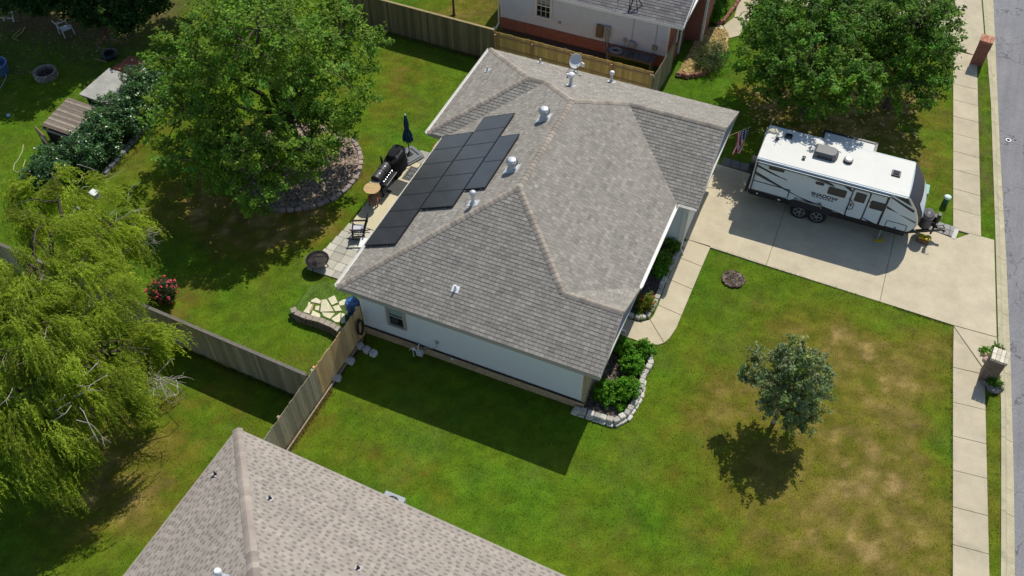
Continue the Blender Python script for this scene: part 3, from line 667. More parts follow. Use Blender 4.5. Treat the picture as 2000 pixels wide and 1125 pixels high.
mb=MB(); mb.prism([(x*.998+.01,y*.999+.008) for x,y in EAVE],He-.16,He-.03)
mb.build('soffit',MT['soffit'],ro)
mb=MB()
for a,b in(((-.015,-.01),(UG,-.01)),((UF+.012,2*YSG+.03),(UF+.012,YG-.02)),((UX-.1,YG-.012),(UF+.03,YG-.012)),((UX,L+.012),(-DB,L+.012)),((-DB-.012,L),(-DB-.012,YC)),((-DB,YC-.012),(-.03,YC-.012)),((-.012,YC-.02),(-.012,0))):
    mb.bar((*a,He-.095),(*b,He-.095),.022,.17)
# rake boards of the two gables
for (u,y0,ym,y1) in((UX,YG,L-hg,L),(UG,0,YSG,2*YSG)):
    for ya in(y0,y1): mb.bar((u+.006,ya,He-.09),(u+.006,ym,zr(abs(ym-ya))-.09),.024,.17)
mb.build('fascia',MT['trim_tan'],ro)
def gutter(a,b,out,z):
    mb=MB(); a,b,o=Vector((*a,z)),Vector((*b,z)),Vector((*out,0))
    pr=[(0,.0),(0,-.10),(.07,-.115),(.115,-.04),(.12,0),(.108,0),(.1,-.035),(.065,-.1),(.01,-.09),(.01,0)]
    t=(b-a); mb.extrude(pr,a,o,(0,0,1),t); return mb
for a,b,o in(((-.025,.05),(-.025,YC-.0),(-1,0)),((-DB-.025,YC+.0),(-DB-.025,L),(-1,0)),((UF+.025,4.4),(UF+.025,YG-.03),(1,0)),((UF+.06,YG-.025),(UX-.02,YG-.025),(0,-1))):
    gutter(a,b,o,He-.012).build('gutter',MT['gutter'],H)
# walls
wl=MB()
core=[(.53,.53),(9.58,.53),(9.58,4.0),(8.5,4.0),(8.5,5.35),(9.58,5.35),(9.58,9.55),(10.6,9.55),(10.6,15.1),(-.3,15.1),(-.3,9.5),(.53,9.5)]
wl.prism(core,0,He-.15)
for (u,y0,ym,y1) in((10.62,YG+.25,L-hg,L-.25),(9.62,.3,YSG,2*YSG-.3)):
    q=[(y0,He-.16),(y1,He-.16),(ym,zr(abs(ym-y0))-.14)]; wl.add([(u,a,b) for a,b in q]+[(u-.1,a,b) for a,b in q],[(0,1,2),(3,5,4),(0,3,4,1),(1,4,5,2),(2,5,3,0)])
w0=wl.build('wall',MT['siding'],H)
for q in(((.60,.53),(9.60,.53),.50,He-.16,(0,-1)),((-.3,15.1),(-.3,9.5),.1,He-.16,(-1,0)),((.53,9.5),(.53,.5),.5,He-.16,(-1,0)),((9.6,9.53),(10.5,9.53),.1,He-.16,(0,-1)),((9.6,5.4),(9.6,9.5),.1,He-.16,(1,0)),((10.62,9.7),(10.62,15),2.35,He-.16,(1,0))): mb=MB(); lap(mb,*q); mb.build('siding',MT['siding'],H)
mb=MB(); wallpanel(mb,(.50,.53),(9.66,.53),-.1,.47,(0,-1),.055); wallpanel(mb,(.53,9.5),(.53,.47),-.1,.47,(-1,0),.05,3); mb.build('stone_skirt',MT['stone'],H)
mb=MB(); wallpanel(mb,(9.58,.47),(9.58,4.0),-.1,He-.2,(1,0),.06); wallpanel(mb,(9.56,.53),(9.66,.53),.47,He-.2,(0,-1),.03); mb.build('stone_front',MT['stone'],H)
mb=MB(); mb.bar((.5,.455,.487),(9.67,.455,.487),.05,.035); mb.build('drip_ledge',MT['blackmetal'],H)
for q in((.49,.5,.5,.61,.53,He-.16),(9.46,.5,.5,9.58,.53,He-.16),(10.5,9.48,0,10.64,9.57,He-.16),(10.62,9.572,0,10.66,9.75,He-.16),(10.62,14.9,0,10.66,15.1,He-.16)): MB().box(*q).build('corner_trim',MT['trim'],H,bevel=.006,seg=1)
for q in((9.50,4.06,0,9.62,4.18,He-.16),(9.5,5.2,0,9.62,5.32,He-.16)): MB().box(*q).build('porch_post',MT['trim'],H,bevel=.01)
mb=MB(); mb.box(8.5,4.22,.05,8.55,5.12,2.1,(.16,.05,.035)); d=mb.build('front_door',MT['col'],H,bevel=.01); q=MB(); q.blob((8.59,5.0,1.05),(.03,.03,.03)); q.build('handle',MT['galv'],d)
mb=MB()
for i in range(4): mb.box(10.60,10.0,.04+i*.55,10.645,14.7,.04+i*.55+.53)
g=mb.build('garage_door',MT['trim'],H,bevel=.012)
window(H,(2.04,.53,1.76),.66,1.08,(0,-1),(1,0),MT['trim_tan'],label='tan framed window with a half drawn blind on the shaded side wall')
# downspout and elbow at the front
mb=MB(); mb.tube([(10.3,4.5,3.0),(10.28,4.5,2.85),(9.75,4.46,2.6),(9.72,4.45,.2),(9.95,4.5,.08)],.04,8); mb.build('downspout',MT['gutter'],H,smooth=True)
mb=MB(); mb.tube([(11.0,9.2,2.98),(10.72,9.46,2.7),(10.70,9.47,.25),(10.85,9.4,.1)],.04,8); mb.build('downspout',MT['gutter'],H,smooth=True)
mb=MB(); mb.obox((3.71,.5,1.02),(.14,.05,.16)); mb.tube([(3.71,.46,.98),(3.70,.40,.80),(3.55,.38,.68),(3.2,.36,.62)],.014,6); mb.build('cable_box',MT['greymetal'],H)
mb=MB(); mb.obox((4.32,.46,.33),(.09,.05,.07)); mb.build('spigot_cover',MT['whitepl'],H)
# ---- things fixed on the roof
sl_=math.atan(p); NS=math.hypot(1,p)
def rp(kind,a,b): # point on a slope: kind, two plan coordinates
    return (a,b,{'W':zr(a),'S':zr(b),'N':zr(L-b),'B':zr(a+DB)}[kind])
Wn=Vector((-p,0,1)).normalized(); Wv=Vector((1,0,p))/NS
def panel(s0,s1,v0,v1):
    o=Vector((0,0,He)); z=.115; A=lambda s,v,h: o+Wv*s+Vector((0,v,0))+Wn*h
    g=.0025; s0+=g;s1-=g;v0+=g;v1-=g
    q=MB(); f=.024
    def slab(a,b,c,d,h0,h1):
        vs=[A(s,v,h) for h in(h0,h1) for v in(c,d) for s in(a,b)]; q.add(vs,[(0,1,3,2),(4,6,7,5),(0,4,5,1),(2,3,7,6),(0,2,6,4),(1,5,7,3)])
    slab(s0,s1,v0,v0+f,z-.045,z); slab(s0,s1,v1-f,v1,z-.045,z); slab(s0,s0+f,v0+f,v1-f,z-.045,z); slab(s1-f,s1,v0+f,v1-f,z-.045,z)
    q2=MB(); ca=[A(s0+f,v0+f,z-.004),A(s1-f,v0+f,z-.004),A(s1-f,v1-f,z-.004),A(s0+f,v1-f,z-.004)]
    q2.add(ca,[(0,1,2,3)],None,[[(0,0),(s1-s0-2*f,0),(s1-s0-2*f,v1-v0-2*f),(0,v1-v0-2*f)]])
    pa=q2.build('solar_panel',MT['solar'],H); q.build('frame',MT['panelframe'],pa); return pa
for i in range(7): panel(.02,1.585,2.14+i*.985,2.14+(i+1)*.985)
for i in range(6): panel(1.625,3.19,4.14+i*.985,4.14+(i+1)*.985)
for i in range(2): panel(3.235,4.20,5.11+i*1.66,5.11+(i+1)*1.66)
mb=MB()
for s,v0,v1 in((.35,2.1,9.0),(1.2,2.1,9.0),(1.95,4.1,10.02),(2.85,4.1,10.02),(3.45,5.07,8.4),(4.0,5.07,8.4)):
    a=Vector((0,0,He))+Wv*s+Wn*.045; mb.bar(a+Vector((0,v0,0)),a+Vector((0,v1,0)),.035,.04,up=Wn)
mb.build('panel_rail',MT['alu'],H)
def turbine(pt,n):
    mb=MB(); x,y,z=pt; mb.lathe([(.20,-.12),(.20,.02),(.155,.10),(.155,.22)],(x,y,z),20)
    mb.obox((x,y,z+.01),(.62,.5,.012),ry=-sl_); t=mb.build('turbine_vent',MT['galv'],H,smooth=True)
    q=MB(); m=22
    for i in range(m):
        a=2*math.pi*i/m; vs=[]
        for k in range(7):
            ph=-.95+1.9*k/6; r=.235*math.cos(ph*.85); zz=.36+.155*math.sin(ph)
            for da,dr in((0,0),(.20,-.028)): vs.append((x+(r+dr)*math.cos(a+da),y+(r+dr)*math.sin(a+da),z+zz))
        q.add(vs,[(2*k,2*k+1,2*k+3,2*k+2) for k in range(6)])
    q.lathe([(.165,.215),(.17,.235),(.165,.25)],(x,y,z),20)
    q.lathe([(.16,.475),(.15,.50),(.09,.525),(0,.53)],(x,y,z),20); q.cyl((x,y,z+.2),(x,y,z+.48),.10,.10,12)
    q.build('turbine_head',MT['galv'],t,smooth=True)
turbine(rp('W',4.34,6.25),0); turbine(rp('W',4.34,9.5),1)
def vent(pt,h,r,cap,nv,parent=H,flash=(.36,.36),mat='galv',dark=False):
    mb=MB(); x,y,z=pt; rx=math.atan2(-nv[1],1)*1; ry=math.atan2(nv[0],1)
    mb.cyl((x,y,z-.1),(x,y,z+h),r,r,14); mb.lathe([(r*2.1,-.02),(r*1.5,.06),(r*1.05,.14)],(x,y,z),16)
    t=mb.build('vent_pipe',MT['black'] if dark else MT[mat],parent,smooth=True)
    q=MB(); q.obox((x,y,z+.016),(flash[0],flash[1],.012),rx=rx,ry=ry); q.build('flashing',MT[mat],t)
    if cap:
        q=MB(); q.lathe([(r*1.15,-.05),(r*1.75,-.05),(r*1.8,.03),(r*1.75,.06),(r*1.2,.10),(0,.115)],(x,y,z+h),18); q.build('vent_cap',MT['whitepl'] if cap==2 else MT[mat],t,smooth=True)
NWn=(-p,0);NNn=(0,p);NSn=(0,-p)
vent(rp('W',3.60,4.33),.52,.065,1,NWn,flash=(.5,.34)); vent(rp('N',4.27,12.75),.55,.075,2,NNn); vent(rp('N',5.35,15.15),.48,.06,2,NNn); vent(rp('N',3.72,13.9),.22,.05,0,NNn,flash=(.2,.2)); vent(rp('N',1.85,15.3),.22,.035,0,NNn,flash=(.28,.22)); vent(rp('B',-.02,13.55),.24,.03,0,NWn,flash=(.28,.26)); vent(rp('S',4.31,1.18),.22,.035,0,NSn,flash=(.28,.26),mat='whitepl')
# satellite dish
x,y,z=rp('N',3.52,15.3); mb=MB(); mb.cyl((x,y,z-.05),(x,y+.0,z+.42),.028,.028,10); mb.obox((x,y,z+.02),(.3,.26,.015),rx=-sl_)
for s in(-1,1): mb.bar((x+s*.28,y-.2,z+.1),(x,y,z+.34),.018)
ds=mb.build('satellite_dish',MT['greymetal'],H)
q=MB(); ax=Vector((.62,-.55,.56)).normalized(); q.lathe([(0,0),(.12,.01),(.22,.035),(.30,.075),(.345,.11),(.335,.12),(.29,.09),(.2,.05),(.1,.028),(0,.02)],Vector((x,y,z+.58))-ax*.05,28,axis=ax,sx=.86)
q.build('reflector',M('dish_grey',(.56,.58,.58),.5,var=.07),ds,smooth=True)
q=MB(); e=Vector((x+.47,y-.22,z+.62)); q.bar((x+.05,y-.02,z+.36),e,.03); q.obox(e,(.12,.09,.12),rz=.6); q.obox(e+Vector((.03,-.03,.09)),(.07,.07,.10),rz=.6); q.obox(e+Vector((-.05,.03,.08)),(.07,.07,.10),rz=.6); q.build('feed_arm',MT['trim'],ds,bevel=.01)
# ================================================================ SOUTH NEIGHBOUR
NSH=thing('neighbor_house','brown shingle hip roof house cut off by the bottom edge of the photo','house',(8,-12,0))
ra=R(-2.1); OX,OY=.10,-6.54
def rt(x,y): return (OX+x*math.cos(ra)-y*math.sin(ra),OY+x*math.sin(ra)+y*math.cos(ra))
SC=[(.332,.290,.247),(.325,.284,.242),(.34,.297,.253)]
roof=MB(); upN=(-math.sin(ra)*-1,-math.cos(ra)); up1=(math.sin(ra),-math.cos(ra)); up2=(math.cos(ra),math.sin(ra))
d=5.7
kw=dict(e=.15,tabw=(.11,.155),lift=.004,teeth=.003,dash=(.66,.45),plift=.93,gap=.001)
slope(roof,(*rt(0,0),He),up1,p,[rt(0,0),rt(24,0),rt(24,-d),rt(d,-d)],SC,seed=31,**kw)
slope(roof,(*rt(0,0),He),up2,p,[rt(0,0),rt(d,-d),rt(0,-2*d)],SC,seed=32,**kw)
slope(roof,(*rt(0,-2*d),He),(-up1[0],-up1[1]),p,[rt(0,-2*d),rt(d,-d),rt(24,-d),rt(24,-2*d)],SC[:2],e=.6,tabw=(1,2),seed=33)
ro=roof.build('roof',MT['shingle'],NSH)
SCC=[(.34,.285,.24),(.32,.27,.23),(.355,.30,.25),(.27,.228,.192)]
n1=(-up1[0]*p,-up1[1]*p,1); n2=(-up2[0]*p,-up2[1]*p,1)
caps((*rt(0,0),He),(*rt(d,-d),zr(d)),n1,n2,SCC,w=.17,step=.21,seed=40).build('ridge_cap',MT['cap'],ro)
caps((*rt(d,-d),zr(d)),(*rt(24,-d),zr(d)),n1,(up1[0]*p,up1[1]*p,1),SCC,w=.17,step=.21,seed=41).build('ridge_cap',MT['cap'],ro)
mb=MB(); mb.prism([rt(.03,-.03),rt(24,-.03),rt(24,-2*d),rt(.03,-2*d)],He-.16,He-.03)
mb.build('soffit',MT['soffit'],ro)
mb=MB(); 
for a,b in((rt(0,.012),rt(24,.012)),(rt(-.012,0),rt(-.012,-2*d))): mb.bar((*a,He-.09),(*b,He-.09),.022,.16)
mb.build('fascia',MT['trim_tan'],ro)
mb=MB(); mb.prism([rt(.5,-.5),rt(23.5,-.5),rt(23.5,-10.9),rt(.5,-10.9)],0,He-.15); mb.build('wall',MT['siding'],NSH)
nn1=(n1[0],n1[1]); nn2=(n2[0],n2[1])
def onS(px,py,z0): 
    z=z0
    for _ in range(12):
        a=P(px,py,z); h=-( (a[0]-OX)*-math.sin(ra)+(a[1]-OY)*math.cos(ra)); hx=(a[0]-OX)*math.cos(ra)+(a[1]-OY)*math.sin(ra); z=He+p*min(h,hx)
    return (*a,z)
for (a,b) in((421,927),(528,974),(700,1110)): vent(onS(a,b,3.6),.16,.03,0,nn1,NSH,(.2,.2),mat='flash',dark=True)
vent(onS(434,1132,4),.5,.06,2,nn2,NSH,(.36,.34))
# air conditioner behind the eave
A=P(773,966,.75); T=thing('air_conditioner','grey square air conditioner with round top fan beside brown shingle eave','air conditioner',(A[0],A[1]-.33,0))
x,y=A[0],A[1]-.36
mb=MB(); 
for i in range(9): mb.box(x-.36,y-.36,.08+i*.07,x+.36,y+.36,.08+i*.07+.05)
mb.box(x-.34,y-.34,.05,x+.34,y+.34,.70); mb.build('cabinet',MT['greymetal'],T,bevel=.01)
mb=MB(); mb.box(x-.38,y-.38,.71,x+.38,y+.38,.75); 
mb.build('top_cover',MT['greymetal'],T,bevel=.015)
mb=MB(); mb.cyl((x,y,.745),(x,y,.765),.29,.29,26); mb.build('fan_well',MT['black'],T)
mb=MB()
for k in range(4):
    r=.07+k*.07; mb.tube([(x+r*math.cos(q*.314),y+r*math.sin(q*.314),.775) for q in range(21)],.005,5)
for k in range(8): mb.bar((x,y,.775),(x+.29*math.cos(k*.785),y+.29*math.sin(k*.785),.775),.007)
mb.build('grille',MT['greymetal'],T)
mb=MB(); mb.box(x-.45,y-.45,-.05,x+.45,y+.45,.05); mb.build('pad',MT['concrete_old'],T)
# ================================================================ NORTH NEIGHBOUR
NH=thing('neighbor_house','white sided house with red brick base and grey roof beyond the stained fence','house',(2,25,0))
VN=21.62; EV=21.06; ZN=2.95
roof=MB(); GC=[(.20,.19,.185),(.17,.162,.158),(.23,.22,.212),(.185,.175,.17)]
slope(roof,(-3.4,EV,ZN),(0,1),p,[(-3.4,EV),(7.02,EV),(7.02,26.2),(-3.4,26.2)],GC,seed=51,e=.16,tabw=(.2,.45))
slope(roof,(-3.4,31.4,ZN),(0,-1),p,[(-3.4,26.2),(7.02,26.2),(7.02,31.4),(-3.4,31.4)],GC,seed=52,e=.5,tabw=(1,2))
slope(roof,(8.0,25,ZN),(-1,0),p,[(8.0,24.6),(8.0,34),(4.4,34),(4.4,28.2)],GC,seed=53,e=.16,tabw=(.2,.45))
ro=roof.build('roof',MT['shingle'],NH)
mb=MB(); mb.bar((-3.4,EV-.01,ZN-.08),(7.02,EV-.01,ZN-.08),.022,.16); mb.bar((7.03,EV,ZN-.08),(7.03,26.2,ZN+p*5.14-.08),.03,.2); mb.prism([(-3.4,EV),(7.0,EV),(7.0,31),(-3.4,31)],ZN-.17,ZN-.05); mb.build('fascia',MT['trim'],ro)
mb=MB(); mb.prism([(-2.92,VN),(6.45,VN),(6.45,24.5),(7.3,24.5),(7.3,33),(-2.92,33)],0,ZN-.15); mb.add([(6.44,21.6,ZN-.16),(6.44,30.8,ZN-.16),(6.44,26.2,5.2),(6.3,21.6,ZN-.16),(6.3,30.8,ZN-.16),(6.3,26.2,5.2)],[(0,1,2),(3,5,4),(0,3,4,1),(1,4,5,2),(2,5,3,0)]); mb.build('wall',MT['siding_blue'],NH)
mb=MB(); lap(mb,(-2.9,VN),(6.28,VN),.70,ZN-.16,(0,-1)); mb.build('siding',MT['siding_blue'],NH)
mb=MB(); wallpanel(mb,(-2.97,VN),(6.5,VN),-.1,.66,(0,-1),.06); wallpanel(mb,(6.30,VN),(6.5,VN),.66,ZN-.2,(0,-1),.06); wallpanel(mb,(6.45,VN-.05),(6.45,24.5),-.1,ZN+.2,(1,0),.06,.4); wallpanel(mb,(7.3,24.5),(7.3,27),-.1,2.7,(1,0),.05); wallpanel(mb,(6.5,24.5),(7.3,24.5),-.1,2.7,(0,-1),.05); mb.build('brick_veneer',MT['brick'],NH)
for q in((-2.97,VN-.03,.66,-2.85,VN+.05,ZN-.16),(6.18,VN-.03,.66,6.29,VN+.02,ZN-.16),(6.5,23.0,.0,6.58,23.2,ZN-.1),(6.5,22.2,1.2,6.56,22.35,ZN-.1),(7.3,24.45,0,7.42,24.6,ZN-.2)): MB().box(*q).build('corner_trim',MT['trim'],NH)
mb=MB(); mb.box(6.49,22.4,.9,6.535,22.95,2.3); mb.build('window',MT['screen'],NH)
window(NH,(-.50,VN,1.95),.80,1.30,(0,-1),(1,0),MT['trim'],grid=True,label='white framed grid window above the red brick band')
def wbox(px0,py0,px1,py1,name,m,dpt=.14,rad=False):
    # box on the south wall, given the corners seen on the plane v=VN
    pass
q=MB(); q.obox((2.65,VN-.1,1.30),(.36,.16,.72)); q.build('electric_meter',M('meter_tan',(.17,.13,.075),.5),NH,bevel=.02)
q=MB(); q.obox((3.05,VN-.1,1.38),(.34,.16,.6)); q.cyl((3.05,VN-.2,1.5),(3.05,VN-.26,1.5),.09); q.bar((2.98,VN-.08,1.1),(2.98,VN-.08,.3),.04); q.bar((3.12,VN-.08,1.1),(3.12,VN-.08,.1),.06); q.build('utility_box',MT['greymetal'],NH,bevel=.015)
q=MB(); q.obox((4.02,VN-.08,1.12),(.16,.1,.2)); q.bar((4.02,VN-.05,1.0),(4.02,VN-.05,.5),.025); q.build('cable_box',MT['greymetal'],NH,bevel=.01)
q=MB(); q.obox((4.42,VN-.12,.98),(.34,.18,.34)); q.tube([(4.6,VN-.1,1.0),(4.72,VN-.12,1.08),(4.78,VN-.12,.98),(4.7,VN-.1,.9)],.016,6); q.tube([(4.36,VN-.05,1.1),(4.4,VN-.04,2.8)],.012,6); q.build('cable_box',MT['greymetal'],NH,bevel=.01)
q=MB(); q.obox((5.6,VN-.08,1.08),(.24,.12,.24)); q.tube([(5.6,VN-.04,1.2),(5.62,VN-.03,2.8)],.01,6); q.bar((5.6,VN-.04,1.0),(5.6,VN-.04,.4),.02); q.build('cable_box',M('box_tan',(.30,.29,.25),.5),NH,bevel=.01)
q=MB(); q.obox((.42,VN-.04,1.2),(.13,.05,.13)); q.build('dryer_vent',MT['greymetal'],NH)
q=MB(); q.tube([(-3.05,VN-.5,ZN-.1),(-3.04,VN-.1,2.6),(-3.04,VN-.1,.3),(-3.1,VN-.35,.12)],.045,8); q.build('downspout',MT['gutter'],NH)
q=MB(); q.obox((-3.25,VN-.62,.06),(.26,.75,.09),rz=-.25); sp=tag(q.build('splash_block',MT['concrete_old']),'pale splash block at the foot of the neighbor downspout','splash block')
# mast on the neighbour roof
q=MB(); b=Vector((4.25,EV+.45,ZN+.25)); q.bar(b-Vector((.1,.35,.18)),b+Vector((.05,.5,.75)),.045); 
for e in((.45,.1),(-.3,.45),(.35,-.25)): q.bar(b+Vector((e[0],e[1],p*e[1]-.02)),b+Vector((.03,.2,.6)),.03)
q.build('roof_antenna',MT['blackmetal'],NH)
q=MB(); q.tube([b+Vector((-.7,-.2,-.1)),b+Vector((-.75,-.1,.3)),b+Vector((-.4,.1,.55)),b+Vector((0,.2,.6))],.012,6); q.build('antenna_cable',MT['blackmetal'],NH)
# potting bench with a hose coil between the houses
T=thing('potting_bench','long weathered plank bench standing against the white neighbor wall','bench',(4.55,20.98,0))
mb=MB()
for i in range(17):
    x=3.32+i*.148; g=rnd.uniform(.6,1.2); mb.obox((x+.07,20.95,.78),(.136,.62,.03),rx=rnd.uniform(-.02,.02),col=(.105*g,.1*g,.1*g))
mb.build('bench_top',MT['woodh'],T)
for sx in(3.42,5.72):
    for sy in(20.7,21.2):
        mb=MB(); mb.box(sx-.05,sy-.05,0,sx+.05,sy+.05,.76,(.14,.13,.12)); mb.build('leg',MT['woodh'],T)
mb=MB(); mb.bar((3.42,20.7,.68),(5.72,20.7,.68),.05,.12,(.12,.11,.1)); mb.bar((3.42,21.2,.68),(5.72,21.2,.68),.05,.12,(.12,.11,.1)); mb.build('apron',MT['woodh'],T)
mb=MB(); c=(3.78,20.93,.82)
for k in range(7):
    r=.16+.025*k; mb.tube([(c[0]+r*math.cos(q*.35)*1.15,c[1]+r*math.sin(q*.35)*.85,c[2]+.012*(k%3)) for q in range(19)],.014,6)
tag(mb.build('hose_coil',M('hose_grey',(.25,.26,.27),.5),smooth=True),'grey garden hose coiled on the left end of the plank bench','hose')
mb=MB(); mb.cyl((1.0,20.95,0),(1.0,20.95,.05),.2,.22,18); mb.cyl((.98,20.95,.05),(.98,20.95,.12),.08,.06,10); tag(mb.build('drain_cover',MT['greymetal']),'small grey round lid in the shaded grass behind the stained fence','lid')
# ================================================================ TRAVEL TRAILER
RV=thing('travel_trailer','white travel trailer with dark stripes parked on the concrete driveway','trailer',(16,14.57,0))
V0,V1=13.42,15.72; VC=(V0+V1)/2
prof=[(12.5,.95),(12.5,2.70),(12.56,2.74),(18.70,2.74),(18.80,2.68),(19.13,2.25),(19.33,1.86),(19.42,1.52),(19.40,1.25),(19.28,1.02),(19.12,.92)]
MT['rvwhite']=M('trailer_fibreglass',(.60,.68,.73),.28,var=.03,vs=2,spec=.5,coat=.3)
MT['rvroof']=M('trailer_roof_membrane',(.64,.635,.58),.6,var=.05,vs=1.2,stain=((.56,.54,.47),1.3,.6))
MT['rvdark']=M('trailer_charcoal',(.020,.022,.030),.42,var=.1,spec=.5)
MT['tint']=M('tinted_glass',(.035,.037,.04),.22,var=.25,vs=1.5,spec=.35)
MT['rvgrey']=M('trailer_grey',(.16,.165,.17),.4,var=.06)
mb=MB(); mb.extrude(prof,(0,V0,0),(1,0,0),(0,0,1),(0,V1-V0,0)); mb.build('body',MT['rvwhite'],RV,bevel=.025)
# bulging front cap, charcoal with a white centre panel
fp=[(18.72,2.76),(18.84,2.66),(19.15,2.25),(19.36,1.86),(19.45,1.52),(19.43,1.25)]
mb=MB(); n=12; vs=[]
for (a,b) in fp:
    for j in range(n+1):
        f=j/n; bul=.15*math.sin(math.pi*f)**.6*(1 if b<2.7 else .35); vs.append((a+bul+.012,V0+.03+(V1-V0-.06)*f,b))
mb.add(vs,[(i*(n+1)+j,i*(n+1)+j+1,(i+1)*(n+1)+j+1,(i+1)*(n+1)+j) for i in range(len(fp)-1) for j in range(n)])
cap=mb.build('front_cap',MT['rvdark'],RV,smooth=True)
mb=MB(); vs=[]
for (a,b) in fp[2:5]:
    for j in range(2,n): f=j/n; vs.append((a+.15*math.sin(math.pi*f)**.6+.03,V0+.03+(V1-V0-.06)*f,b))
k=n-2; mb.add(vs,[(i*k+j,i*k+j+1,(i+1)*k+j+1,(i+1)*k+j) for i in range(2) for j in range(k-1)]); mb.build('cap_panel',MT['rvwhite'],cap)
mb=MB(); vs=[]
for (a,b) in fp[4:]+[(19.2,.98)]:
    for j in range(n+1): f=j/n; vs.append((a+.15*math.sin(math.pi*f)**.6+.016,V0+.03+(V1-V0-.06)*f,b))
mb.add(vs,[(i*(n+1)+j,i*(n+1)+j+1,(i+1)*(n+1)+j+1,(i+1)*(n+1)+j) for i in range(2) for j in range(n)]); mb.build('stone_guard',MT['rvgrey'],RV,smooth=True)
mb=MB(); mb.box(12.52,V0+.03,2.70,18.72,V1-.03,2.765); ro=mb.build('roof',MT['rvroof'],RV,bevel=.02)
mb=MB(); mb.bar((12.52,V0-.012,2.725),(18.70,V0-.012,2.725),.035,.05); mb.bar((12.52,V1+.01,2.725),(18.70,V1+.01,2.725),.03,.05); mb.build('roof_trim',MT['rvwhite'],ro)
mb=MB(); e=[(18.70,2.76),(18.82,2.69),(19.15,2.26),(19.35,1.87),(19.445,1.52),(19.42,1.22)]
for i in range(len(e)-1): mb.bar((e[i][0],V0-.006,e[i][1]),(e[i+1][0],V0-.006,e[i+1][1]),.03,.055)
mb.build('edge_trim',MT['alu'],RV)
mb=MB(); mb.extrude([(14.83,1.0),(14.83,2.56),(17.0,2.56),(17.0,1.0)],(0,V1,0),(1,0,0),(0,0,1),(0,.72,0)); so_=mb.build('slide_out',MT['rvwhite'],RV,bevel=.015)
mb=MB(); mb.box(14.86,V1+.0,2.565,16.97,V1+.69,2.59); mb.build('slide_roof',MT['rvroof'],so_)
mb=MB(); 
for a in((14.80,V1,14.80,V1+.76),(17.03,V1,17.03,V1+.76),(14.78,V1+.75,17.05,V1+.75)): mb.bar((a[0],a[1],2.56),(a[2],a[3],2.56),.10,.13)
mb.build('slide_flange',MT['rvdark'],so_)
mb=MB(); mb.box(12.55,V0+.06,.62,19.15,V1-.06,.95); mb.extrude([(12.48,.93),(19.10,.90),(18.8,.70),(12.48,.74)],(0,V0-.002,0),(1,0,0),(0,0,1),(0,.07,0)); mb.bar((12.38,V0+.1,.72),(12.38,V1-.1,.72),.1,.1)
for k in(V0+.35,V1-.35): mb.bar((12.6,k,.58),(19.2,k,.58),.07,.16)
for u_ in(14.83,15.58): mb.cyl((u_,V0+.1,.43),(u_,V1-.1,.43),.045)
mb.build('chassis',MT['black'],RV)
def side(poly,mat,name,t=.006,parent=RV,off=0):
    mb=MB(); mb.extrude(poly,(0,V0-off,0),(1,0,0),(0,0,1),(0,-t,0)); return mb.build(name,mat,parent)
def rrect(a,b,c,d,r,n=4):
    q=[]
    for (x,y,s) in((c-r,d-r,0),(a+r,d-r,1),(a+r,b+r,2),(c-r,b+r,3)):
        for i in range(n+1): th=(s+i/n)*math.pi/2; q.append((x+r*math.cos(th),y+r*math.sin(th)))
    return q
def ringpoly(mb,a,b,c,d,r,w,off,t):
    o=rrect(a,b,c,d,r); i=rrect(a+w,b+w,c-w,d-w,max(.01,r-w)); n=len(o)
    for k in range(n):
        j=(k+1)%n; mb.extrude([o[k],o[j],i[j],i[k]],(0,V0-off,0),(1,0,0),(0,0,1),(0,-t,0))
for a,b,c,d in((13.09,2.33,13.75,2.59),(15.09,2.20,15.45,2.34),(15.66,1.86,16.41,2.26),(17.44,1.70,18.0,2.13)):
    w_=side(rrect(a,b,c,d,.06),MT['rvdark'],'window',.016); mb=MB(); m=.03
    if c-a>.5: mid=(a+c)/2; ps=[(a+m,mid-.012),(mid+.012,c-m)] if a<17 else [(a+m,c-m)]
    else: ps=[(a+m,c-m)]
    for x0,x1 in ps: mb.extrude(rrect(x0,b+m,x1,d-m,.035),(0,V0-.0165,0),(1,0,0),(0,0,1),(0,-.003,0))
    mb.build('pane',MT['tint'],w_)
dr=side(rrect(16.66,.96,17.30,2.49,.09),MT['rvwhite'],'door',.02)
mb=MB(); ringpoly(mb,16.61,.92,17.345,2.53,.1,.045,0,.026); mb.build('door_frame',MT['rvdark'],dr)
mb=MB(); mb.extrude(rrect(16.76,1.87,17.2,2.37,.05),(0,V0-.02,0),(1,0,0),(0,0,1),(0,-.012,0)); mb.build('door_pane',MT['tint'],dr)
mb=MB(); mb.obox((16.72,V0-.035,1.62),(.06,.03,.14)); mb.build('handle',MT['black'],dr)
mb=MB(); mb.tube([(16.58,V0-.03,1.92),(16.70,V0-.10,1.88),(16.83,V0-.10,1.72),(16.83,V0-.10,1.50),(16.74,V0-.09,1.40),(16.58,V0-.03,1.38)],.016,6); mb.build('grab_handle',MT['black'],RV)
mb=MB()
for x0,x1,b,d in((17.345,17.36,.92,2.52),(17.985,18.07,.92,2.60)): mb.extrude([(x0,b),(x1,b),(x1,d),(x0,d)],(0,V0,0),(1,0,0),(0,0,1),(0,-.008,0))
mb.extrude([(18.0,.92),(18.07,.92),(18.07,2.6),(18.0,2.6)],(0,V0-.009,0),(1,0,0),(0,0,1),(0,-.004,0)); mb.build('seam_trim',MT['rvdark'],RV)
mb=MB(); ringpoly(mb,18.29,.93,19.14,1.31,.07,.028,0,.010); mb.extrude([(18.66,.99),(18.76,.99),(18.76,1.04),(18.66,1.04)],(0,V0,0),(1,0,0),(0,0,1),(0,-.02,0)); mb.build('baggage_hatch',MT['rvdark'],RV)
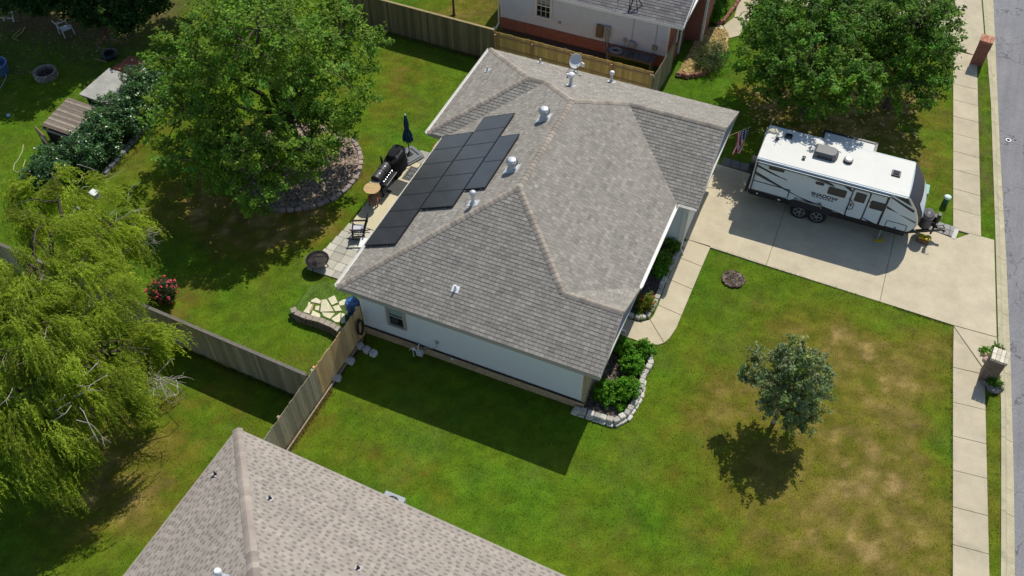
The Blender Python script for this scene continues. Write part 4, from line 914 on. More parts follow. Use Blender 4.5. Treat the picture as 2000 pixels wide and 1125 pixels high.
mb=MB(); mb.extrude([(12.58,1.47),(12.58,1.51),(14.20,1.51),(14.20,1.05),(14.16,1.0),(14.15,1.47)],(0,V0,0),(1,0,0),(0,0,1),(0,-.010,0)); mb.extrude([(12.58,.98),(14.16,.98),(14.16,1.0),(12.58,1.0)],(0,V0,0),(1,0,0),(0,0,1),(0,-.010,0)); mb.extrude([(12.56,.96),(12.60,.96),(12.60,2.45),(12.56,2.45)],(0,V0,0),(1,0,0),(0,0,1),(0,-.011,0)); mb.build('rear_panel_trim',MT['rvdark'],RV)
for poly,m in (([(12.6,2.40),(12.6,2.29),(13.4,2.06),(13.92,1.97)],'rvdark'),([(13.55,2.07),(14.0,1.96),(13.9,2.02)],'rvdark'),([(12.6,2.02),(12.6,1.91),(13.4,1.60),(14.6,1.24),(15.7,.93),(14.4,1.34),(13.3,1.75)],'rvdark'),([(12.6,1.84),(13.3,1.62),(13.3,1.66),(12.6,1.90)],'rvgrey'),
     ([(14.15,2.585),(14.5,2.585),(15.5,2.36),(15.98,2.26),(15.2,2.38)],'rvgrey'),([(14.55,2.585),(15.2,2.585),(15.75,2.42),(15.9,2.29)],'rvdark'),([(16.05,2.585),(16.35,2.585),(16.60,2.36),(16.58,2.28),(16.3,2.42)],'rvdark'),([(16.8,2.20),(17.45,1.98),(17.45,2.02),(16.8,2.25)],'rvgrey'),
     ([(16.95,1.20),(17.75,.92),(17.95,.92),(17.2,1.14)],'rvdark'),([(17.4,1.0),(17.98,.92),(17.7,.92)],'rvdark'),([(14.4,1.30),(16.55,.97),(16.55,.93),(15.0,1.12)],'rvdark'),
     ([(18.09,2.70),(18.72,2.70),(18.98,2.36),(18.75,2.44)],'rvdark'),([(18.09,2.60),(18.12,2.52),(18.75,2.22),(19.12,2.06),(19.16,2.18),(18.7,2.36)],'rvdark'),([(18.09,2.05),(18.09,1.92),(18.6,1.82)],'rvdark'),([(18.62,1.78),(19.36,1.52),(19.38,1.62),(18.9,1.74)],'rvgrey')):
    side(poly,MT[m],'stripe',.004 if m=='rvgrey' else .0055)
mb=MB(); mb.extrude([(14.25,.92),(14.42,1.04),(14.7,1.08),(15.75,1.08),(16.05,1.02),(16.2,.92),(16.0,.72),(15.95,.66),(14.45,.66),(14.4,.72)],(0,V0-.012,0),(1,0,0),(0,0,1),(0,.1,0)); mb.build('fender_skirt',MT['rvdark'],RV)
# awning rolled along the eave and its arms
mb=MB(); mb.tube([(12.62,V0-.075,2.61),(18.02,V0-.075,2.61)],.052,12); aw=mb.build('awning',MT['rvgrey'],RV,smooth=True)
mb=MB(); mb.bar((12.62,V0-.11,2.655),(18.02,V0-.11,2.655),.018,.018); mb.bar((12.62,V0-.02,2.675),(18.02,V0-.02,2.675),.03,.02); mb.build('awning_case',MT['rvwhite'],aw)
mb=MB(); mb.obox((12.60,V0-.07,2.60),(.05,.13,.14)); mb.obox((18.04,V0-.07,2.60),(.05,.13,.14)); mb.bar((12.6,V0-.05,2.56),(12.58,V0-.05,1.0),.045); mb.build('awning_end',MT['rvdark'],aw)
mb=MB(); mb.bar((14.55,V0-.05,1.13),(15.62,V0-.06,1.10),.04); mb.bar((15.62,V0-.06,1.10),(15.66,V0-.07,.98),.03); mb.build('step_rail',MT['alu'],RV); mb=MB(); mb.obox((15.52,V0-.05,1.17),(.16,.05,.14)); mb.obox((14.52,V0-.03,1.14),(.13,.03,.06)); mb.build('outlet_box',MT['rvgrey'],RV)
mb=MB(); mb.obox((13.86,V0-.03,.82),(.12,.03,.05)); mb.obox((16.50,V0-.02,1.12),(.1,.02,.08)); mb.obox((12.9,V0-.02,.84),(.06,.03,.06)); mb.build('marker_light',MT['whitepl'],RV)
# wheels
def wheel(u_,v_,r,side_=-1):
    mb=MB(); mb.lathe([(r*.62,-.11),(r*.9,-.115),(r,-.08),(r,.08),(r*.9,.115),(r*.62,.11)],(u_,v_,.02+r),30,axis=(0,side_,0)); t=mb.build('wheel',MT['rubber'],RV,smooth=True)
    q=MB(); c=Vector((u_,v_+side_*.10,.02+r)); q.lathe([(r*.63,-.05),(r*.63,.03),(r*.57,.03),(r*.55,-.02)],c,26,axis=(0,side_,0)); q.lathe([(.0,.05),(.05,.045),(.06,0)],c,12,axis=(0,side_,0))
    for k in range(10):
        a=2*math.pi*(k//2)/5+(.16 if k%2 else -.16); q.bar(c+Vector((.03*math.cos(a),side_*.03,.03*math.sin(a))),c+Vector((r*.58*math.cos(a),side_*.015,r*.58*math.sin(a))),.028,.02)
    q.build('rim',MT['alu'],t); q=MB(); q.cyl(c-Vector((0,side_*.03,0)),c-Vector((0,side_*.02,0)),r*.6,None,22); q.build('hub_recess',MT['black'],t)
for u_ in(14.83,15.58): wheel(u_,V0+.12,.395); wheel(u_,V1-.12,.395,1)
mb=MB(); mb.lathe([(.2,-.1),(.33,-.11),(.37,-.07),(.37,.07),(.33,.11),(.2,.1)],(12.36,13.98,1.88),26,axis=(1,0,0)); mb.cyl((12.3,13.98,1.88),(12.4,13.98,1.88),.2); mb.build('spare_wheel',MT['rubber'],RV,smooth=True)
# roof equipment
def onroof(px,py,z): a=P(px,py,z); return a
a=onroof(1615,297,2.92); mb=MB()
o=[(-.50,-.34),(.30,-.34),(.44,-.26),(.50,-.08),(.50,.08),(.44,.26),(.30,.34),(-.50,.34)]
vs=[(a[0]+x,a[1]+y,2.76) for x,y in o]+[(a[0]+x*.98,a[1]+y*.98,2.94) for x,y in o]+[(a[0]+x*.84-.02,a[1]+y*.8,3.04) for x,y in o]; n=len(o)
mb.add(vs,[(i,(i+1)%n,n+(i+1)%n,n+i) for i in range(n)]+[(n+i,n+(i+1)%n,2*n+(i+1)%n,2*n+i) for i in range(n)]+[tuple(range(2*n,3*n))])
ac=mb.build('air_conditioner',M('shroud',(.13,.125,.125),.5,var=.08),RV,bevel=.012); mb=MB()
for k in range(4): mb.obox((a[0]-.25+k*.16,a[1]-.345,2.86),(.13,.01,.12))
mb.build('vent_grille',MT['black'],ac)
a=onroof(1657,313,2.82); mb=MB(); mb.lathe([(.19,0),(.20,.08),(.19,.13),(.0,.14)],(a[0],a[1],2.76),24); x=mb.build('roof_vent',MT['rvdark'],RV,smooth=True); mb=MB(); mb.lathe([(.15,.0),(.14,.03),(0,.045)],(a[0],a[1]+.01,2.895),22); mb.build('vent_lid',MT['whitepl'],x,smooth=True)
for px,py,s in((1751,338,.36),(1541,265,.30)):
    a=onroof(px,py,2.82); mb=MB(); mb.box(a[0]-s/2,a[1]-s/2,2.76,a[0]+s/2,a[1]+s/2,2.83); x=mb.build('roof_vent',MT['rvdark'],RV,bevel=.02); mb=MB(); mb.box(a[0]-s*.36,a[1]-s*.36,2.832,a[0]+s*.36,a[1]+s*.36,2.86); mb.build('vent_lid',MT['glass'],x,bevel=.01)
for px,py in((1518,271),(1570,309)):
    a=onroof(px,py,2.80); mb=MB(); mb.cyl((a[0],a[1],2.75),(a[0],a[1],2.85),.055); mb.lathe([(.08,0),(.08,.03),(0,.05)],(a[0],a[1],2.84),14); mb.build('vent_pipe',MT['rvdark'],RV)
a=onroof(1512,256,2.8); mb=MB(); mb.lathe([(.22,0),(.21,.05),(.12,.09),(0,.10)],(a[0],a[1],2.762),22,sx=1.1,sy=.7); mb.build('antenna_dome',M('dome_beige',(.50,.47,.33),.5),RV,smooth=True)
mb=MB(); mb.bar((12.47,V1-.35,.95),(12.47,V1-.35,2.85),.03); mb.bar((12.47,V1-.75,.95),(12.47,V1-.75,2.85),.03)
for k in range(7): mb.bar((12.47,V1-.75,1.05+k*.27),(12.47,V1-.35,1.05+k*.27),.025)
mb.build('roof_ladder',MT['alu'],RV)
def text(s,size,u0,z0,name,mat,sx=1,parent=RV,width=None,ext=.003):
    c=bpy.data.curves.new('txt','FONT'); c.body=s; c.size=size; c.extrude=ext; c.offset=.007
    o=bpy.data.objects.new('txt',c); COL.objects.link(o); me=bpy.data.meshes.new_from_object(o.evaluated_get(bpy.context.evaluated_depsgraph_get())); bpy.data.objects.remove(o)
    xs_=[v.co.x for v in me.vertices]; w_=max(xs_)-min(xs_); k=(width/w_ if width else 1)
    me.transform(Matrix.Translation((u0,V0-.008,z0))@Matrix.Rotation(math.pi/2,4,'X')@Matrix.Diagonal((k,1,1,1))); me.transform(wm(parent).inverted())
    me.materials.clear(); me.materials.append(mat); q=bpy.data.objects.new(name,me); COL.objects.link(q); q.parent=parent; return q
text('SHADOW',.22,15.06,1.585,'lettering',MT['rvdark'],width=1.12)
text('C R U I S E R',.10,15.12,1.48,'lettering',MT['rvgrey'],width=.92,ext=.002)
# tongue, gas cover, jack
mb=MB()
for s in(-1,1): mb.bar((19.1,VC+s*.8,.58),(20.55,VC,.55),.08,.14)
mb.obox((20.62,VC,.58),(.3,.09,.1)); mb.bar((19.4,VC-.5,.56),(19.4,VC+.5,.56),.07,.1); mb.build('hitch_frame',MT['black'],RV)
mb=MB(); mb.lathe([(.36,.0),(.38,.05),(.36,.52),(.31,.64),(.16,.71),(0,.72)],(19.88,VC+.02,.62),26,sx=.72,sy=1.0); mb.build('propane_cover',M('gas_cover',(.07,.068,.075),.45,var=.1),RV,smooth=True)
mb=MB()
for k in range(3): mb.lathe([(.36-.05*k,.0),(.37-.05*k,.012),(.36-.05*k,.024)],(19.88,VC+.02,1.18+.045*k),26,sx=.72,sy=1.0)
mb.build('cover_rib',MT['black'],RV)
mb=MB(); mb.lathe([(.15,0),(.155,.3),(.13,.32),(0,.32)],(20.30,VC+.36,.62),18); mb.build('battery_box',MT['black'],RV,bevel=.01)
mb=MB(); mb.cyl((20.28,VC-.02,.20),(20.28,VC-.02,1.25),.04); mb.obox((20.28,VC-.02,1.30),(.13,.2,.2)); mb.tube([(20.28,VC-.1,1.3),(20.42,VC-.2,1.3),(20.5,VC-.2,1.2)],.015,6); mb.tube([(20.4,VC,.7),(20.6,VC+.1,.75),(20.75,VC+.05,.6),(20.7,VC-.1,.5)],.02,6); mb.build('tongue_jack',MT['black'],RV)
mb=MB(); mb.bar((18.28,V0+.22,.66),(18.26,V0+.10,.1),.05); mb.obox((18.26,V0+.10,.09),(.16,.12,.02)); mb.build('stabilizer_jack',MT['greymetal'],RV)
YL=(.62,.42,.015)
def block(name,label,c,size,rz,col,extra=None):
    T=thing(name,label,'block',(c[0],c[1],.03),rz); mb=MB(); a,b,d=size
    mb.box(-a/2,-b/2,0,a/2,b/2,d,col); o=mb.build('pad',MT['col'],T,local=True,bevel=.015)
    mb=MB()
    for k in range(3): mb.box(-a/2+.03,-b/2+.03+k*(b-.06)/3,d,a/2-.03,-b/2+.03+k*(b-.06)/3+.03,d+.012,tuple(x*.85 for x in col))
    mb.build('tread',MT['col'],T,local=True); return T
block('jack_pad','single yellow jack pad on the shaded concrete beside the trailer wheels side',(18.30,V0+.08),(.34,.30,.04),.1,YL)
T=thing('leveling_block','pair of bright yellow leveling blocks stacked on brown timber below the trailer hitch','block',(20.06,14.16,.03),-.05)
mb=MB(); mb.box(-.24,-.17,0,.24,.17,.20,(.20,.11,.07)); mb.build('timber_base',MT['woodh'],T,local=True,bevel=.008)
for s in(-1,1):
    mb=MB(); mb.box(s*.125-.115,-.14,.202,s*.125+.115,.14,.28,YL); mb.build('yellow_block',MT['col'],T,local=True,bevel=.02)
# ================================================================ FLAG
T=thing('flag','stars and stripes flag hanging from a short wall pole beside the garage','flag',(10.7,15.15,2.0))
pp=[Vector((10.66,15.05,1.85)),Vector((11.72,15.75,2.35))]
mb=MB(); mb.tube([pp[0],pp[1]],.014,8); mb.lathe([(0,0),(.03,.02),(0,.05)],pp[1],10); mb.build('flag_pole',M('pole_wood',(.45,.36,.2),.5),T)
mb=MB(); nu,nvv=13,26; A=pp[0].lerp(pp[1],.55); B=pp[0].lerp(pp[1],.985); ht=1.25
def fpt(i,j):
    s=i/nu; f=j/nvv; a=A.lerp(B,s*(1-.35*f)+.1*f); return a+Vector((.10*math.sin(s*9+f*3)*(.3+f)+.05*f,-.05+.09*math.sin(s*7+f*5+1)*f-.10*f,-ht*f*(1-.1*s)))
for i in range(nu):
    for j in range(nvv):
        canton=i>=6 and j<11
        col=(.55,.02,.06) if i%2==0 else (.80,.78,.78)
        if canton: col=(.03,.04,.13) if not((i+j)%2==0 and j%2==1) else (.8,.8,.82)
        mb.add([fpt(i,j),fpt(i+1,j),fpt(i+1,j+1),fpt(i,j+1)],[(0,1,2,3)],col)
mb.build('flag_cloth',MT['fabric'],T,smooth=True)
# ================================================================ STREET SIDE THINGS
T=thing('utility_pedestal','green utility pedestal with a white cap on the grass by the sidewalk','pedestal',(20.66,16.86,0))
mb=MB(); mb.lathe([(.13,0),(.13,.42)],(20.66,16.86,0),20,col=(.03,.12,.075),sx=1.0,sy=.9); mb.build('post',MT['col'],T,smooth=True)
mb=MB(); mb.lathe([(.145,.40),(.15,.42),(.145,.50),(.10,.53),(0,.535)],(20.66,16.86,0),20,col=(.62,.72,.66),sx=1,sy=.9); mb.build('cap',MT['col'],T,smooth=True)
a=P(1807,375,.4); T=tag(MB().box(a[0]-.1,a[1]-.35,0,a[0]+.12,a[1]+.3,.62,(.22,.42,.33)).build('utility_box',MT['col'],bevel=.03),'pale green flat topped utility box on the grass beside the trailer nose','box')
def column(base,w,d,h,name,label,mat,capcol,mati,door_dir):
    T=thing(name,label,'mailbox',(base[0],base[1],0),R(-6))
    def ring(x0,y0,x1,y1,z0,z1): 
        mb=MB()
        for a,b,n_ in(((x0,y0),(x1,y0),(0,-1)),((x1,y0),(x1,y1),(1,0)),((x1,y1),(x0,y1),(0,1)),((x0,y1),(x0,y0),(-1,0))): 
            A=[Vector((*a,z0)),Vector((*b,z0)),Vector((*b,z1)),Vector((*a,z1))]; L_=(A[1]-A[0]).length; mb.add(A,[(0,1,2,3)],None,[[(0,z0),(L_,z0),(L_,z1),(0,z1)]])
        mb.add([(x0,y0,z1),(x1,y0,z1),(x1,y1,z1),(x0,y1,z1)],[(0,1,2,3)],None,[[(x0,y0),(x1,y0),(x1,y1),(x0,y1)]]); return mb
    ring(-w/2,-d/2,w/2,d/2,-.1,h-.12).build('column',mat,T,local=True)
    mb=MB(); e=.03
    n=4
    for i in range(n):
        for j in range(2):
            x0=-w/2-e+i*(w+2*e)/n; y0=-d/2-e+j*(d+2*e)/2; g=rnd.uniform(.8,1.2)
            mb.box(x0+.004,y0+.004,h-.12,x0+(w+2*e)/n-.004,y0+(d+2*e)/2-.004,h,tuple(c*g for c in capcol))
    mb.build('cap',MT['stoneblk'],T,local=True,bevel=.008)
    mb=MB(); mb.obox((w/2+.012,0,h-.45),(.03,.2,.24)); mb.build('mailbox_door',mati,T,local=True,bevel=.01)
    return T
column((23.20,7.86),.53,.56,1.40,'mailbox','grey brick mailbox column with a pale cap and plants around its foot','x' and MT['stoneg'],(.60,.54,.42),MT['black'],1)
column((21.0,28.35),.60,.6,1.44,'mailbox','tall red brick mailbox column by the far driveway','x' and MT['brick'],(.42,.20,.13),MT['black'],1)
a=P(1971,271); mb=MB(); mb.lathe([(.13,-.0),(.13,.012),(.08,.012),(.08,0)],(a[0],a[1],-.088),24,col=(.75,.74,.7)); tag(mb.build('survey_ring',MT['col']),'small white ring lying on the grey street asphalt','ring')
mb=MB(); mb.lathe([(.05,0),(.045,.012),(0,.014)],(a[0]+.3,a[1]+.15,-.088),16,col=(.05,.05,.05)); 
tag(mb.build('valve_cover',MT['col']),'tiny dark round cover in the asphalt by the white ring','cover')
# ================================================================ FENCES
def fence(name,label,p0,p1,h,pal,front,bw=.14,posts=2.4,cap=False,stain=None,railcol=None,hv=.02,zf=None):
    """privacy fence; front = side (unit normal) the boards face, posts and rails behind them"""
    p0,p1=Vector((*p0,0)),Vector((*p1,0)); d=(p1-p0); Ln=d.length; d/=Ln; nv=Vector((*front,0))
    T=thing(name,label,'fence',((p0+p1)/2)[:])
    mb=MB(); s=0; rail=railcol or pal[0]
    while s<Ln:
        w_=min(bw*rnd.uniform(.95,1.05),Ln-s); hh=h+rnd.uniform(-hv,hv); c=rnd.choice(pal); c=tuple(.5*x+.5*y for x,y in zip(c,pal[0])); g=rnd.uniform(.84,1.16); col=tuple(x*g for x in c)
        c0=p0+d*(s+w_/2)+nv*(.025+rnd.uniform(-.004,.004)); rz=math.atan2(d.y,d.x)+rnd.uniform(-.02,.02)
        mb.obox(c0+Vector((0,0,hh/2)),(w_-.002,.018,hh),rz=rz,ry=0,col=col); s+=w_
    mb.build('boards',MT['wood'],T)
    for z in(.25,h*.52,h-.22):
        mb=MB(); mb.bar(p0-nv*.01+Vector((0,0,z)),p1-nv*.01+Vector((0,0,z)),.045,.09,rail); mb.build('rail',MT['woodh'],T)
    n=max(1,round(Ln/posts))
    for i in range(n+1):
        q=p0+d*min(max(Ln*i/n,.06),Ln-.06)-nv*.075; mb=MB(); mb.obox(q+Vector((0,0,h/2-.10)),(.095,.095,h),rz=math.atan2(d.y,d.x),col=tuple(x*rnd.uniform(.8,1.1) for x in rail)); mb.build('post',MT['woodh'],T)
    if cap:
        mb=MB(); mb.bar(p0-nv*.02+Vector((0,0,h+.03)),p1-nv*.02+Vector((0,0,h+.03)),.13,.03,tuple(x*1.5 for x in rail)); mb.build('cap_rail',MT['woodh'],T)
    return T
DK=[(.22,.17,.085),(.15,.12,.065),(.28,.22,.115),(.10,.08,.05)]
TN=[(.60,.37,.13),(.54,.32,.105),(.66,.42,.16),(.44,.26,.085)]
GR=[(.36,.30,.20),(.28,.235,.16),(.43,.36,.25),(.19,.16,.115)]
NW_=[(.66,.43,.20),(.56,.36,.165),(.72,.50,.25),(.38,.25,.125)]
fence('wood_fence','dark weathered board fence along the far side of the back lawn',(-12.5,18.98),(-2.05,18.72),1.85,DK,(0,-1),cap=True)
fence('wood_fence','honey stained board fence with its posts and rails facing the tan grey roof',(-2.0,18.70),(6.40,18.62),1.8,TN,(0,1),railcol=(.42,.25,.12),posts=2.35)
fence('wood_fence','short weathered fence return beside the red brick corner',(6.5,18.5),(6.62,21.45),1.8,[(.27,.23,.15),(.23,.2,.13),(.30,.26,.17)],(1,0))
fence('wood_fence','grey weathered fence with a cap rail running from the willow to the middle fence',(-15,-2.52),(.36,-3.18),1.82,GR,(0,-1),cap=True,railcol=(.10,.09,.075))
fence('wood_fence','newer light tan fence between the house corner and the grey fence',(.50,.40),(.46,-2.75),1.82,NW_,(1,0),hv=.03)
fence('wood_fence','old grey fence that ends at the brown shingle roof of the near house',(.46,-2.77),(.40,-7.2),1.82,GR,(1,0),hv=.04)
mb=MB(); mb.bar((.60,.1,.06),(.56,-5.6,.06),.05,.13,(.30,.26,.2)); tag(mb.build('edging_board',MT['woodh']),'long low timber board on the ground along the tan fence','board')
# ================================================================ STONES
def stone(w,d,h,col,seed,name='edging_stone'):
    q=random.Random(seed); mb=MB(); n=8; r=[]
    for sx,sy,o in((1,1,0),(-1,1,1),(-1,-1,0),(1,-1,1)):
        j=lambda: q.uniform(-.03,.03)
        p_=[(sx*w/2+j()*w,sy*d/2*.72+j()*d),(sx*w/2*.74+j()*w,sy*d/2+j()*d)]
        r+=p_ if o==0 else p_[::-1]
    vs=[(x,y,-.04) for x,y in r]+[(x*1.02,y*1.02,h*.55) for x,y in r]+[(x*.96,y*.96,h*.9) for x,y in r]+[(x*.80,y*.80,h+q.uniform(-.008,.008)) for x,y in r]
    g=q.uniform(.85,1.15); col=tuple(c*g for c in col)
    fs=[(k*n+i,k*n+(i+1)%n,(k+1)*n+(i+1)%n,(k+1)*n+i) for k in range(3) for i in range(n)]+[tuple(range(3*n,4*n))]
    mb.add(vs,fs,col); return mb
def along(pts,step):
    out=[]; pts=[Vector((*p,0)) for p in pts]; carry=step/2
    for a,b in zip(pts,pts[1:]):
        L_=(b-a).length; d=(b-a)/L_; s=carry
        while s<L_: out.append((a+d*s,math.atan2(d.y,d.x))); s+=step
        carry=s-L_
    return out
def row(pts,step,size,cols,label,group,name='edging_stone',z=0,jit=.02,cat='stone',rows=1):
    protos=[]
    for (q,a) in along(pts,step):
        if len(protos)<5:
            o=stone(size[0],size[1],size[2],cols[len(protos)%len(cols)],len(protos)*7+len(pts),name).build(name,MT['stoneblk'],local=True); protos.append(o)
        else: o=rnd.choice(protos).copy(); COL.objects.link(o)
        o.location=(q.x+rnd.uniform(-jit,jit),q.y+rnd.uniform(-jit,jit),z+rnd.uniform(0,.012)); o.rotation_euler=(rnd.uniform(-.05,.05),rnd.uniform(-.05,.05),a+rnd.uniform(-.08,.08)); tag(o,label,cat,group)
LIME=[(.54,.51,.44),(.48,.45,.39),(.58,.55,.48),(.42,.40,.36)]
row([(9.75,5.36),(10.2,5.36),(10.5,5.58),(10.57,6.5),(10.53,7.9),(10.6,9.2),(10.72,10.2)],.255,(.235,.20,.16),LIME,'pale block edging the flower bed beside the front walkway','edging blocks of the walkway bed')
row([(9.35,.30),(10.9,.38),(11.22,.85),(11.36,1.7),(11.24,2.7),(11.32,3.4),(11.12,3.98)],.255,(.245,.225,.17),LIME,'pale block edging the shrub bed at the front house corner','edging blocks of the corner bed',z=.06)
row([(9.3,.24),(10.95,.30),(11.30,.80),(11.44,1.7),(11.33,2.6)],.27,(.26,.24,.09),LIME,'lower course block under the corner shrub bed edging','lower edging blocks of the corner bed')
AR=[(RC[0]+(RR+.02)*math.cos(t_*.1)*1.02,RC[1]+(RR+.02)*math.sin(t_*.1)) for t_ in range(-28,12)]
row(AR,.33,(.29,.20,.13),[(.36,.27,.23),(.30,.25,.23),(.42,.34,.29),(.24,.22,.21)],'rough stone edging the round bed under the big backyard tree','stones of the tree bed')
NB=[P(*q) for q in [(1320,147),(1345,152),(1372,147),(1392,136),(1408,118)]]
row(NB,.24,(.22,.17,.20),[(.34,.16,.12),(.28,.12,.09),(.38,.19,.14)],'reddish block edging the straw covered neighbor bed','red edging blocks of the straw bed',name='edging_block',cat='block')
NB2=[P(*q) for q in [(1392,42),(1402,48),(1412,45),(1428,25),(1445,0),(1455,-15)]]
row(NB2,.22,(.21,.17,.20),[(.34,.16,.12),(.28,.12,.09),(.38,.19,.14)],'reddish block edging the neighbor walkway bed at the top of the photo','red edging blocks of the walkway bed',name='edging_block',cat='block')
row([P(*q) for q in [(318,212),(255,283),(200,346)]],.42,(.38,.26,.14),[(.20,.21,.21),(.26,.26,.25),(.16,.17,.17)],'flat grey stone in the low border beside the dark hedge','stones of the hedge border')
for i,(px,py,w_,lab) in enumerate([(703,674,.25,'pale concrete block nearest the hose in the row of three by the house'),(716,681,.25,'middle pale concrete block in the row of three by the house'),(729,688,.27,'pale concrete block farthest right in the row of three by the house'),(683,703,.33,'pale concrete block standing alone at the foot of the tan fence'),(657,737,.33,'pale concrete block where the tan fence meets the grey fence')]):
    a=P(px,py,.14); o=tag(stone(w_,.28,.17,(.50,.50,.50),i+60).build('concrete_block',MT['stoneblk'],local=True),lab,'block'); o.location=(a[0],a[1],0); o.rotation_euler=(0,0,-.5+i*.2)
# retaining wall of stacked blocks
T=thing('retaining_wall','low curved wall of stacked blocks below the bright flagstones','wall',(-1.3,.0,0))
wp=[(-2.62,.14),(-2.45,-.02),(-1.9,-.05),(-1.3,.02),(-.7,-.02),(-.25,-.12),(.2,-.1)]
for k in range(3):
    mb=MB()
    for (q,a) in along(wp,.27 if k%2 else .28):
        g=rnd.uniform(.8,1.2); mb.obox((q.x,q.y+.02*k,.06+k*.115-.02),(.262,.2,.11),rz=a+rnd.uniform(-.04,.04),col=(.21*g,.175*g,.14*g))
    mb.build('block_course',MT['stoneblk'],T,bevel=.012,seg=1)
mb=MB()
for (q,a) in along(wp,.27): g=rnd.uniform(.85,1.2); mb.obox((q.x,q.y+.07,.36),(.258,.24,.05),rz=a,col=(.34*g,.29*g,.235*g))
mb.build('cap_course',MT['stoneblk'],T,bevel=.01,seg=1)
FL=[[(250,400),(290,380),(325,400),(320,425),(255,412)],[(330,395),(365,390),(420,480),(320,485)],[(375,385),(425,362),(450,415),(405,435)],[(455,412),(490,392),(560,395),(530,402),(490,435),(462,440)],[(410,445),(455,430),(480,475),(430,480)],[(235,410),(252,418),(225,448)],
    [(195,485),(235,430),(262,425),(255,468),(240,498)],[(285,440),(315,438),(310,475),(280,470)],[(265,472),(320,500),(318,530),(252,508)],[(330,487),(430,492),(390,535),(345,515)],[(400,535),(470,487),(465,560),(430,560)],[(476,490),(500,500),(505,560),(472,570)],[(268,420),(275,425),(262,470),(245,490),(238,478)]]
fz=lambda y: .30*max(0,min(1,(2.3-y)/2.25))
for i,q in enumerate(FL):
    pts=[P(540+x*.2667,480+y*.2667,.19) for x,y in q]; cx=sum(p_[0] for p_ in pts)/len(pts); cy=sum(p_[1] for p_ in pts)/len(pts); z=fz(cy)
    pts=[P(540+x*.2667,480+y*.2667,fz(P(540+x*.2667,480+y*.2667,z)[1])+.03) for x,y in q]
    g=rnd.uniform(.9,1.1); col=(.62*g,.58*g,.40*g) if i!=12 else (.36,.26,.13)
    mb=MB(); vs=[(x,y,fz(y)-.03) for x,y in pts]+[(x,y,fz(y)+.035) for x,y in pts]; n=len(pts)
    o_=sum(pts[k][0]*pts[(k+1)%n][1]-pts[(k+1)%n][0]*pts[k][1] for k in range(n))
    fs=[tuple(range(n,2*n))]+[(k,(k+1)%n,n+(k+1)%n,n+k) for k in range(n)]
    if o_<0: fs=[f[::-1] for f in fs]
    mb.add(vs,fs,col); o=mb.build('flagstone',MT['stoneblk'],bevel=.01,seg=1)
    tag(o,'irregular pale flagstone in the grass above the low block wall' if i!=12 else 'narrow tan brown flagstone at the left of the pale flagstones','stone','flagstones above the low wall' if i!=12 else None)
# ================================================================ PATIO
def lp(T,name,mb,m,**k): return mb.build(name,MT[m] if isinstance(m,str) else m,T,local=True,**k)
# round wooden table
T=thing('bar_table','round slatted wooden table on the patio beside the black smoker','table',(-2.68,6.98,.05),.3)
mb=MB()
for i in range(7):
    y0=-.36+i*.103; y1=y0+.097; n=5; top=[];bot=[]
    f=lambda y:.37*math.sqrt(max(0,1-(y/.372)**2)); ys_=[y0+(y1-y0)*k/n for k in range(n+1)]
    mb.prism([(f(y),y) for y in ys_]+[(-f(y),y) for y in ys_[::-1]],.90,.925,tuple(c*rnd.uniform(.9,1.1) for c in(.50,.36,.17)))
lp(T,'tabletop',mb,'woodh'); mb=MB(); mb.lathe([(.30,.86),(.30,.90),(.26,.90),(.26,.86)],(0,0,0),24,col=(.28,.13,.07)); lp(T,'apron',mb,'woodh')
for k in range(4):
    a=math.pi/4+k*math.pi/2; mb=MB(); mb.bar((.22*math.cos(a),.22*math.sin(a),.88),(.27*math.cos(a),.27*math.sin(a),0),.055,None,(.26,.11,.065)); lp(T,'leg',mb,'woodh')
mb=MB(); 
for k in range(4):
    a=math.pi/4+k*math.pi/2; b=a+math.pi/2; mb.bar((.25*math.cos(a),.25*math.sin(a),.28),(.25*math.cos(b),.25*math.sin(b),.28),.03,.05,(.26,.11,.065))
lp(T,'stretcher',mb,'woodh')
# smoker grill: two barrels, shelf, firebox
T=thing('smoker_grill','black two barrel smoker grill standing open to the round table','grill',(-2.78,8.02,.05),R(90))
mb=MB()
for x0,x1 in((-.55,-.02),(.0,.48)): mb.lathe([(.22,0),(.235,.01),(.235,x1-x0-.01),(.22,x1-x0)],(x0,0,.92),24,axis=(1,0,0))
lp(T,'barrel',mb,M('grill_black',(.05,.051,.055),.5,.1,var=.15,vs=6),smooth=True)
mb=MB(); mb.cyl((-.56,0,.92),(-.545,0,.92),.20,None,22); lp(T,'barrel_end',mb,'black')
mb=MB(); mb.lathe([(.17,0),(.18,.02),(.18,.26),(.17,.28)],(-.86,-.02,.68),20,axis=(1,0,0)); lp(T,'firebox',mb,'blackmetal',smooth=True)
mb=MB(); mb.box(-.50,-.50,.70,.46,-.27,.73); lp(T,'front_shelf',mb,'blackmetal'); mb=MB()
for k in range(6): mb.tube([(-.4+k*.15,-.25,.84),(-.4+k*.15,-.31,.80),(-.34+k*.15,-.31,.80)],.012,5)
mb.bar((-.5,-.515,.74),(.46,-.515,.74),.02); lp(T,'handle',mb,'alu')
for sx in(-.48,.42):
    for sy in(-.2,.2): mb=MB(); mb.bar((sx,sy,.80),(sx*1.05,sy*1.3,0),.035); lp(T,'leg',mb,'blackmetal')
mb=MB(); mb.box(-.48,-.24,.22,.44,.24,.24); lp(T,'lower_shelf',mb,'blackmetal')
for sy in(-.28,.28): mb=MB(); mb.lathe([(.09,-.02),(.1,0),(.09,.02)],(-.52,sy,.10),16,axis=(0,1,0)); lp(T,'wheel',mb,'rubber')
for x_ in(-.3,.2): mb=MB(); mb.lathe([(.035,0),(.035,.03),(0,.035)],(x_,-.10,1.13),12,axis=(0,-.4,.9)); lp(T,'gauge',mb,'whitepl')
